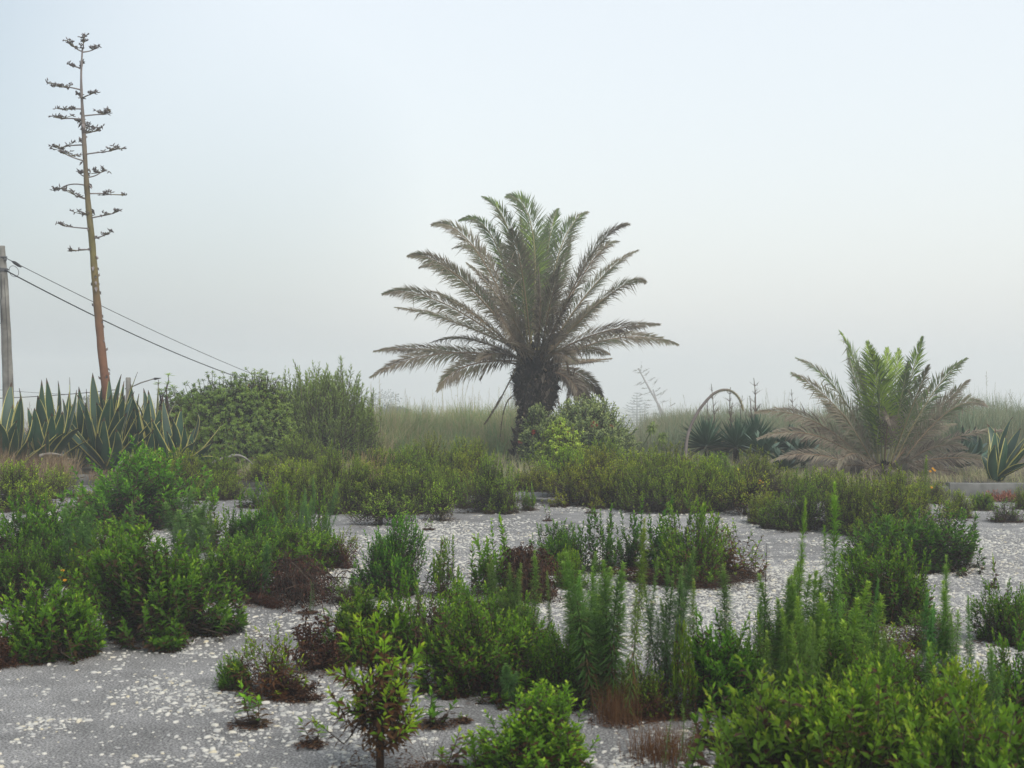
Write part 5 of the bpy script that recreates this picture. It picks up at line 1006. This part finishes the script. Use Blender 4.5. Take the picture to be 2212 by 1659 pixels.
def red_flowers(o, spots, d):
    for i, (u, v) in enumerate(spots):
        rg = np.random.default_rng(i); mb = MB(); n = 40; leaves(mb, rg.normal(0, .012, (n, 3)), unit(rg.normal(size=(n, 3)) + [0, -.5, .5]), [[0, 0, 1]], .024, .006, rg.random(n))
        p = part("flower", mb.build("flower", M_RED), o); q = P(u, v, d) - np.array(o.location); p.location = (q[0] / o.scale[0], q[1] / o.scale[1], q[2] / o.scale[2])
red_flowers(pb, [(1283, 913), (1289, 918), (1320, 920), (1279, 921)], 21.62)
red_flowers(pb2, [(1153, 932), (1151, 936), (1122, 955)], 21.72)
# long-stemmed plants right of the pale bush
for (bu, tu, tv, col, lab) in [(1352, 1412, 918, "", "long-stemmed plant with a leafy head leaning over the fog gap"), (1380, 1434, 938, "", "second long-stemmed plant with a leafy head, lower and nearer the reeds")]:
    d = 22.6; b = np.array([(bu - CU) / F * d, d, BED]); o = thing("leaning_stem_plant", b, lab, "plant"); tp = P(tu, tv, d) - b; mb = MB(); pt = through(np.zeros(3), tp * .5 + [.02, 0, -.06], tp, 10)
    tube(mb, pt, np.linspace(.014, .008, 10), 6, .7); part("stem", mb.build("stem", M_STEM, True), o); rg = np.random.default_rng(bu); mb = MB(); n = 90
    dv = unit(rg.normal(size=(n, 3))); leaves(mb, tp + dv * .02 - unit(tp) * (rg.random(n) * .12)[:, None], dv, [[0, 0, 1]], .11, .024, rg.uniform(.3, 1, n), droop=.3); part("leaves", mb.build("leaves", M_WILLOW), o)

# ------------------------------------------------------------------ grasses (uncountable)
def field(name, label, cat, m, zones, plumes=0):
    mb = MB(); rg = np.random.default_rng(len(name) * 3 + 1)
    for (x0, x1, y0, y1, ncl, nb, h, lean, wd, t0, t1, rad) in zones:
        cx = rg.uniform(x0, x1, ncl); cyy = rg.uniform(y0, y1, ncl); hc = h * (.42 + .50 * vnoise(cx, cyy, 1.3) + .32 * vnoise(cx + 9, cyy, .5)) * rg.uniform(.85, 1.12, ncl); tc2 = rg.uniform(t0, t1, ncl); K = ncl * nb
        zz_ = np.maximum(terrain(cx, cyy), np.where(cyy < 33.5, BED, -50))
        b = np.stack([np.repeat(cx, nb) + rg.normal(0, rad, K), np.repeat(cyy, nb) + rg.normal(0, rad, K), np.repeat(zz_, nb) - .02], -1)
        blades(mb, b, np.repeat(hc, nb) * rg.uniform(.45, 1.0, K), rg.uniform(.05, lean * 2, K), wd * rg.uniform(.7, 1.3, K), np.clip(np.repeat(tc2, nb) + rg.normal(0, .15, K), 0, 1), rg)
        if plumes:
            k = int(ncl * plumes); ix = rg.integers(0, ncl, k); b = np.stack([cx[ix], cyy[ix], zz_[ix]], -1) + rg.normal(0, .1, (k, 3)) * [1, 1, 0]
            hh = hc[ix] * rg.uniform(.8, 1.15, k); top = b + np.stack([rg.normal(0, .1, k), rg.normal(0, .1, k), hh], -1); segs(mb, b, top, .004, .002, .1, 3); ax = unit(top - b)
            for s_ in range(14): leaves(mb, top - ax * (.022 * s_), unit(ax + .3 * rg.normal(size=(k, 3))), [[1, 0, 0]], .07, .010, rg.uniform(0, .25, k))
    tag(part(name, mb.build(name, m)), label, cat, kind="stuff")
field("tall_grass", "tall pale green grass field behind the shrubs left of the big palm", "grass", M_GRASS,
      [(-3.7, .3, 24.5, 33.4, 330, 80, 1.25, .75, .013, 0, .8, .13), (-4.2, -1, 23.6, 25.5, 90, 80, 1.0, .75, .013, 0, .9, .1), (.6, 2.6, 25.5, 30, 70, 60, .75, .5, .012, .3, .9, .1)], plumes=.5)
field("dry_grass", "brown dry grass behind and left of the striped agaves", "dry grass", M_STRAW,
      [(-10.5, -5.2, 22, 30, 260, 45, 1.15, .45, .009, .1, .7, .12), (-8.3, -6.9, 19.3, 20.1, 40, 60, .62, .55, .006, .2, .8, .07), (-6.5, -3, 19.3, 20.5, 60, 25, .25, .6, .006, 0, .5, .09)], plumes=.35)
field("reed_thicket", "hazy grey-green reeds behind the yuccas and small palm", "reeds", M_REED,
      [(3.3, 6.3, 25.5, 33, 260, 85, 1.22, .38, .010, 0, 1, .13), (6.3, 14.5, 26, 34, 420, 70, 1.22, .35, .012, 0, 1, .14), (8.6, 14.5, 25.5, 33, 160, 60, 1.45, .25, .012, .3, 1, .14), (2.7, 3.6, 25.5, 28, 60, 70, .85, .5, .01, 0, 1, .11)], plumes=.15)
field("undergrowth", "low tangled grass and twigs between the kerb shrubs", "grass", M_GRASS,
      [(-5, 5, 18.6, 24, 520, 22, .34, .7, .006, 0, .7, .12), (2.5, 9.3, 18.4, 22, 260, 22, .22, .7, .006, 0, .5, .12)])

# ------------------------------------------------------------------ conifer far off
def conifer(u, v, d, label, scale=1.0):
    top = P(u, v, d); gz = float(terrain(top[0], d)); H = top[2] - gz; o = thing("norfolk_pine", (top[0], d, gz), label, "conifer", "far conifers"); rg = np.random.default_rng(int(u))
    mb = MB(); tube(mb, [(0, 0, 0), (0, 0, H * .5), (0, 0, H)], [.28, .15, .03], 8, .5); part("trunk", mb.build("trunk", M_TWIG, True), o); mb = MB(); nt_ = 17
    for k in range(nt_):
        t = (k + .3) / nt_; z = H * (1 - .97 * t); r = scale * (.25 + 2.9 * t ** .75) * rg.uniform(.85, 1.1); nbr = 6 if k > 1 else 4
        for q in range(nbr):
            a = q * 2 * PI / nbr + k * .7 + rg.normal(0, .15); dv = np.array([math.cos(a), math.sin(a), 0]); rl = r * rg.uniform(.8, 1.08); e = np.array([0, 0, z]) + dv * rl + [0, 0, .22 * rl * (1 - .8 * t)]; m_ = np.array([0, 0, z]) + dv * rl * .5 + [0, 0, -.03 * rl]
            pt = through(np.array([0, 0, z]), m_, e, 8); segs(mb, pt[:-1], pt[1:], .04, .025, .2, 4); n = int(24 + 40 * t); x = rg.uniform(.8, 6.9, n); i = x.astype(int); f = (x - i)[:, None]; p = pt[i] * (1 - f) + pt[i + 1] * f
            ll = .55 * scale * (.5 + .6 * t) * (1 - .55 * (x / 7)); sd_ = np.array([-math.sin(a), math.cos(a), 0]) * rg.choice([-1, 1], n)[:, None]; leaves(mb, p, unit(dv * .8 + sd_ + np.stack([0 * x, 0 * x, rg.normal(.15, .15, n)], -1)), [[0, 0, 1]], ll, .13, rg.random(n), droop=-.05)
    part("crown", mb.build("crown", M_PINE), o)
conifer(1376, 848, 240, "tiered conifer fading into the fog right of the pale flowering bush", 1.55)
conifer(1402, 905, 350, "faint lower conifer beside the tiered conifer in the fog", 1.5)
conifer(1352, 925, 350, "faint short conifer crown left of the tiered conifer", 1.3)
# dim distant trees on the left slope
def fartree(u, vt, d, w_, label, seed):
    top = P(u, vt, d); gz = float(terrain(top[0], d)); H = max(top[2] - gz, 2.0); o = thing("distant_tree", (top[0], d, gz), label, "tree", "faint trees in the fog"); rg = np.random.default_rng(seed)
    mb = MB(); tube(mb, [(0, 0, -.2), (.1, 0, H * .4), (0, 0, H * .7)], [.22, .16, .06], 7, .4); part("trunk", mb.build("trunk", M_TWIG, True), o); mb = MB(); n = 5000; k = 14; c = np.stack([rg.normal(0, w_ * .27, k), rg.normal(0, w_ * .27, k), H * rg.uniform(.45, .88, k)], -1); i = rg.integers(0, k, n)
    dv = unit(rg.normal(size=(n, 3))); p = c[i] + dv * (w_ * .2 * rg.random(n) ** .4)[:, None] * [1, 1, .7]; leaves(mb, p, unit(dv + rg.normal(0, .5, (n, 3))), unit(rg.normal(size=(n, 3))), .35, .2, rg.random(n)); part("crown", mb.build("crown", M_PINE), o)
fartree(205, 838, 150, 7, "faint round tree in the fog behind the agave clump", 1)
fartree(840, 862, 130, 5, "faint bushy tree in the fog left of the grass plumes", 2)
fartree(690, 835, 220, 13, "very faint tree in the fog behind the willowy shrub", 3)

# ------------------------------------------------------------------ utility pole, wires, posts
pd_ = 23.6; b0 = P(24, 905, pd_); b0[2] = -.05; t0 = P(5, 531, pd_); o = thing("utility_pole", (b0[0], b0[1], BED), "weathered grey wooden utility pole at the left edge", "utility pole"); org = np.array(o.location)
tpz = np.linspace(0, 1, 14)[:, None]; rgp = np.random.default_rng(6); pts = b0 * (1 - tpz) + t0 * tpz; pts[1:-1, 0] += rgp.normal(0, .006, 12); mb = MB(); rp = np.linspace(.115, .072, 14); rp[-1] = .045; rp[-2] = .068
tube(mb, pts - org, rp, 14, np.random.default_rng(1).uniform(.2, 1, 14)); part("pole", mb.build("pole", M_WOOD, True), o)
mb = MB(); q = P(6, 583, pd_) - org; tube(mb, [q + [0, 0, -.03], q + [0, 0, .03]], [.09, .09], 14, .5); tube(mb, [q + [-.12, -.05, 0], q + [.13, -.05, 0]], [.012, .012], 8, .5); part("clamp_band", mb.build("clamp_band", M_METAL), o)
mb = MB(); q = P(8, 556, pd_) - org; tube(mb, [q + [-.03, -.06, 0], q + [.09, -.07, 0]], [.014, .014], 8, .5); tube(mb, [q + [.04, -.07, -.05], q + [.08, -.07, -.05]], [.022, .022], 8, .8); part("bracket", mb.build("bracket", M_METAL), o)
mb = MB(); th = np.linspace(0, 2 * PI, 20); c = P(30, 586, pd_ - .05) - org; tube(mb, np.stack([c[0] + .09 * np.cos(th), c[1] + 0 * th, c[2] + .10 * np.sin(th) - .25 * (.09 * np.cos(th))], -1), .005, 5, .5); part("cable_coil", mb.build("cable_coil", M_CABLE, True), o)
mb = MB(); tube(mb, np.array([P(u, v, pd_ - .1) for u, v in [(2, 592), (4, 640), (1, 650), (5, 690), (0, 700), (-6, 680), (-4, 600)]]) - org, .006, 5, .5); tube(mb, np.array([P(u, v, pd_ - .12) for u, v in [(9, 600), (17, 740), (18, 860), (20, 900)]]) - org, .005, 5, .5); part("cable", mb.build("cable", M_CABLE, True), o)
def wire(a, b, d0, d1, sag, r, label, extra=None, mids=None):
    n = 30; t = np.linspace(0, 1, n)[:, None]; p0 = P(*a, d0); p1 = P(*b, d1); p = p0 * (1 - t) + p1 * t; p[:, 2:] -= sag * 4 * t * (1 - t); mb = MB(); tube(mb, p - p0, r, 5, .5)
    if extra: tube(mb, (np.array([P(25, 564, d0), P(31, 567, d0), P(40, 573, d0), P(46, 577, d0)]) - p0), [.008, .03, .03, .012], 8, .5)
    o = part("overhead_wire", mb.build("overhead_wire", M_CABLE, True)); o.location = p0; tag(o, label, "cable")
wire((10, 556), (640, 845), 23.5, 38, .12, .0075, "upper thin overhead wire with a dark sleeve near the pole", True)
wire((10, 583), (585, 838), 23.5, 38, .18, .013, "lower thicker overhead wire running down to the bushes")
wire((-60, 862), (250, 842), 24, 24.6, .03, .007, "upper of the faint low wires behind the agaves")
wire((-60, 836), (150, 852), 26, 28, .02, .004, "thin low wire crossing behind the utility pole")
def post(u, vt, d, r, label):
    t = P(u, vt, d); o = thing("wooden_post", (t[0], d, BED - .02), label, "post"); H = t[2] - BED; mb = MB(); tube(mb, [(0, 0, 0), (.01, 0, H * .5), (0, 0, H - .02), (0, 0, H)], [r * 1.05, r, r, r * .85], 12, .9); part("post", mb.build("post", M_WOOD, True), o)
    mb = MB(); tube(mb, [(-r * 1.05, -r * .5, H - .22), (r * 1.2, -r * .9, H - .2)], [.01, .01], 6, .5); part("wire_tie", mb.build("wire_tie", M_METAL, True), o)
post(277, 813, 24.5, .05, "short round wooden post behind the agave tips, right of the stalk")
post(640, 838, 38, .06, "wooden post hidden behind the evergreen bush, carrying the overhead wires")
b = P(285, 836, 24.3); o = thing("flat_tipped_stick", (b[0], b[1], BED), "pale stick with a dark flat tip leaning out right of the wooden post", "stick"); org = np.array(o.location); mb = MB(); tube(mb, np.array([P(250, 850, 24.3) * [1, 1, 0] + [0, 0, BED], P(275, 840, 24.3), P(304, 827, 24.3), P(331, 818.5, 24.3)]) - org, [.012, .014, .014, .012], 6, 1); part("shaft", mb.build("shaft", M_WOOD, True), o)  # just a stick ending in a dark flat piece
mb = MB(); leaves(mb, [P(329, 819, 24.3) - org], [P(351, 816.5, 24.3) - P(329, 819, 24.3)], [[0, 0, 1]], .19, .08, .5, droop=0, mid=.25); leaves(mb, [P(329, 819, 24.3) - org], [P(351, 816.5, 24.3) - P(329, 819, 24.3)], [[0, 1, .2]], .19, .05, .5, droop=0, mid=.25); part("blade", mb.build("blade", M_METAL), o)
# grey fallen wood by the kerb
for i, (u0, v0, u1, v1, d, lab) in enumerate([(445, 1010, 520, 985, 20.2, "bleached fallen branch arching under the evergreen bush"), (500, 985, 545, 1003, 20.2, "pale dead branch end near the kerb gap"), (85, 985, 150, 992, 20.0, "dark dead agave leaf stub lying at the left clump's foot"), (250, 1018, 285, 985, 20.0, "grey dead stick leaning against the agaves")]):
    a = P(u0, v0, d); c = P(u1, v1, d + .2); a[2] = max(a[2], BED); c[2] = max(c[2], BED); mb = MB(); pt = through(a, (a + c) / 2 + [0, 0, .06], c, 9); tube(mb, pt - a, np.linspace(.028, .012, 9), 6, .9); o = part("fallen_branch", mb.build("fallen_branch", M_WOOD, True)); o.location = a; tag(o, lab, "dead branch", "dead branches by the kerb")

# ------------------------------------------------------------------ fog
m = bpy.data.materials.new("haze"); m.use_nodes = True; n = m.node_tree.nodes; l = m.node_tree.links
for x in list(n): n.remove(x)
oo = n.new("ShaderNodeOutputMaterial"); pv = n.new("ShaderNodeVolumePrincipled"); pv.inputs['Color'].default_value = (.955, .98, 1.0, 1); pv.inputs['Density'].default_value = .0037; pv.inputs['Anisotropy'].default_value = .2
l.new(pv.outputs[0], oo.inputs['Volume'])
mb = MB(); x0, x1, y0, y1, z0, z1 = -318, 318, -11, 516, -13, 11.5
mb.add([(x, y, z) for z in (z0, z1) for y in (y0, y1) for x in (x0, x1)], [(0, 2, 3, 1), (4, 5, 7, 6), (0, 1, 5, 4), (2, 6, 7, 3), (0, 4, 6, 2), (1, 3, 7, 5)])
hz = part("haze", mb.build("haze", m)); tag(hz, "pale fog filling the air over the whole place", "fog", kind="stuff")
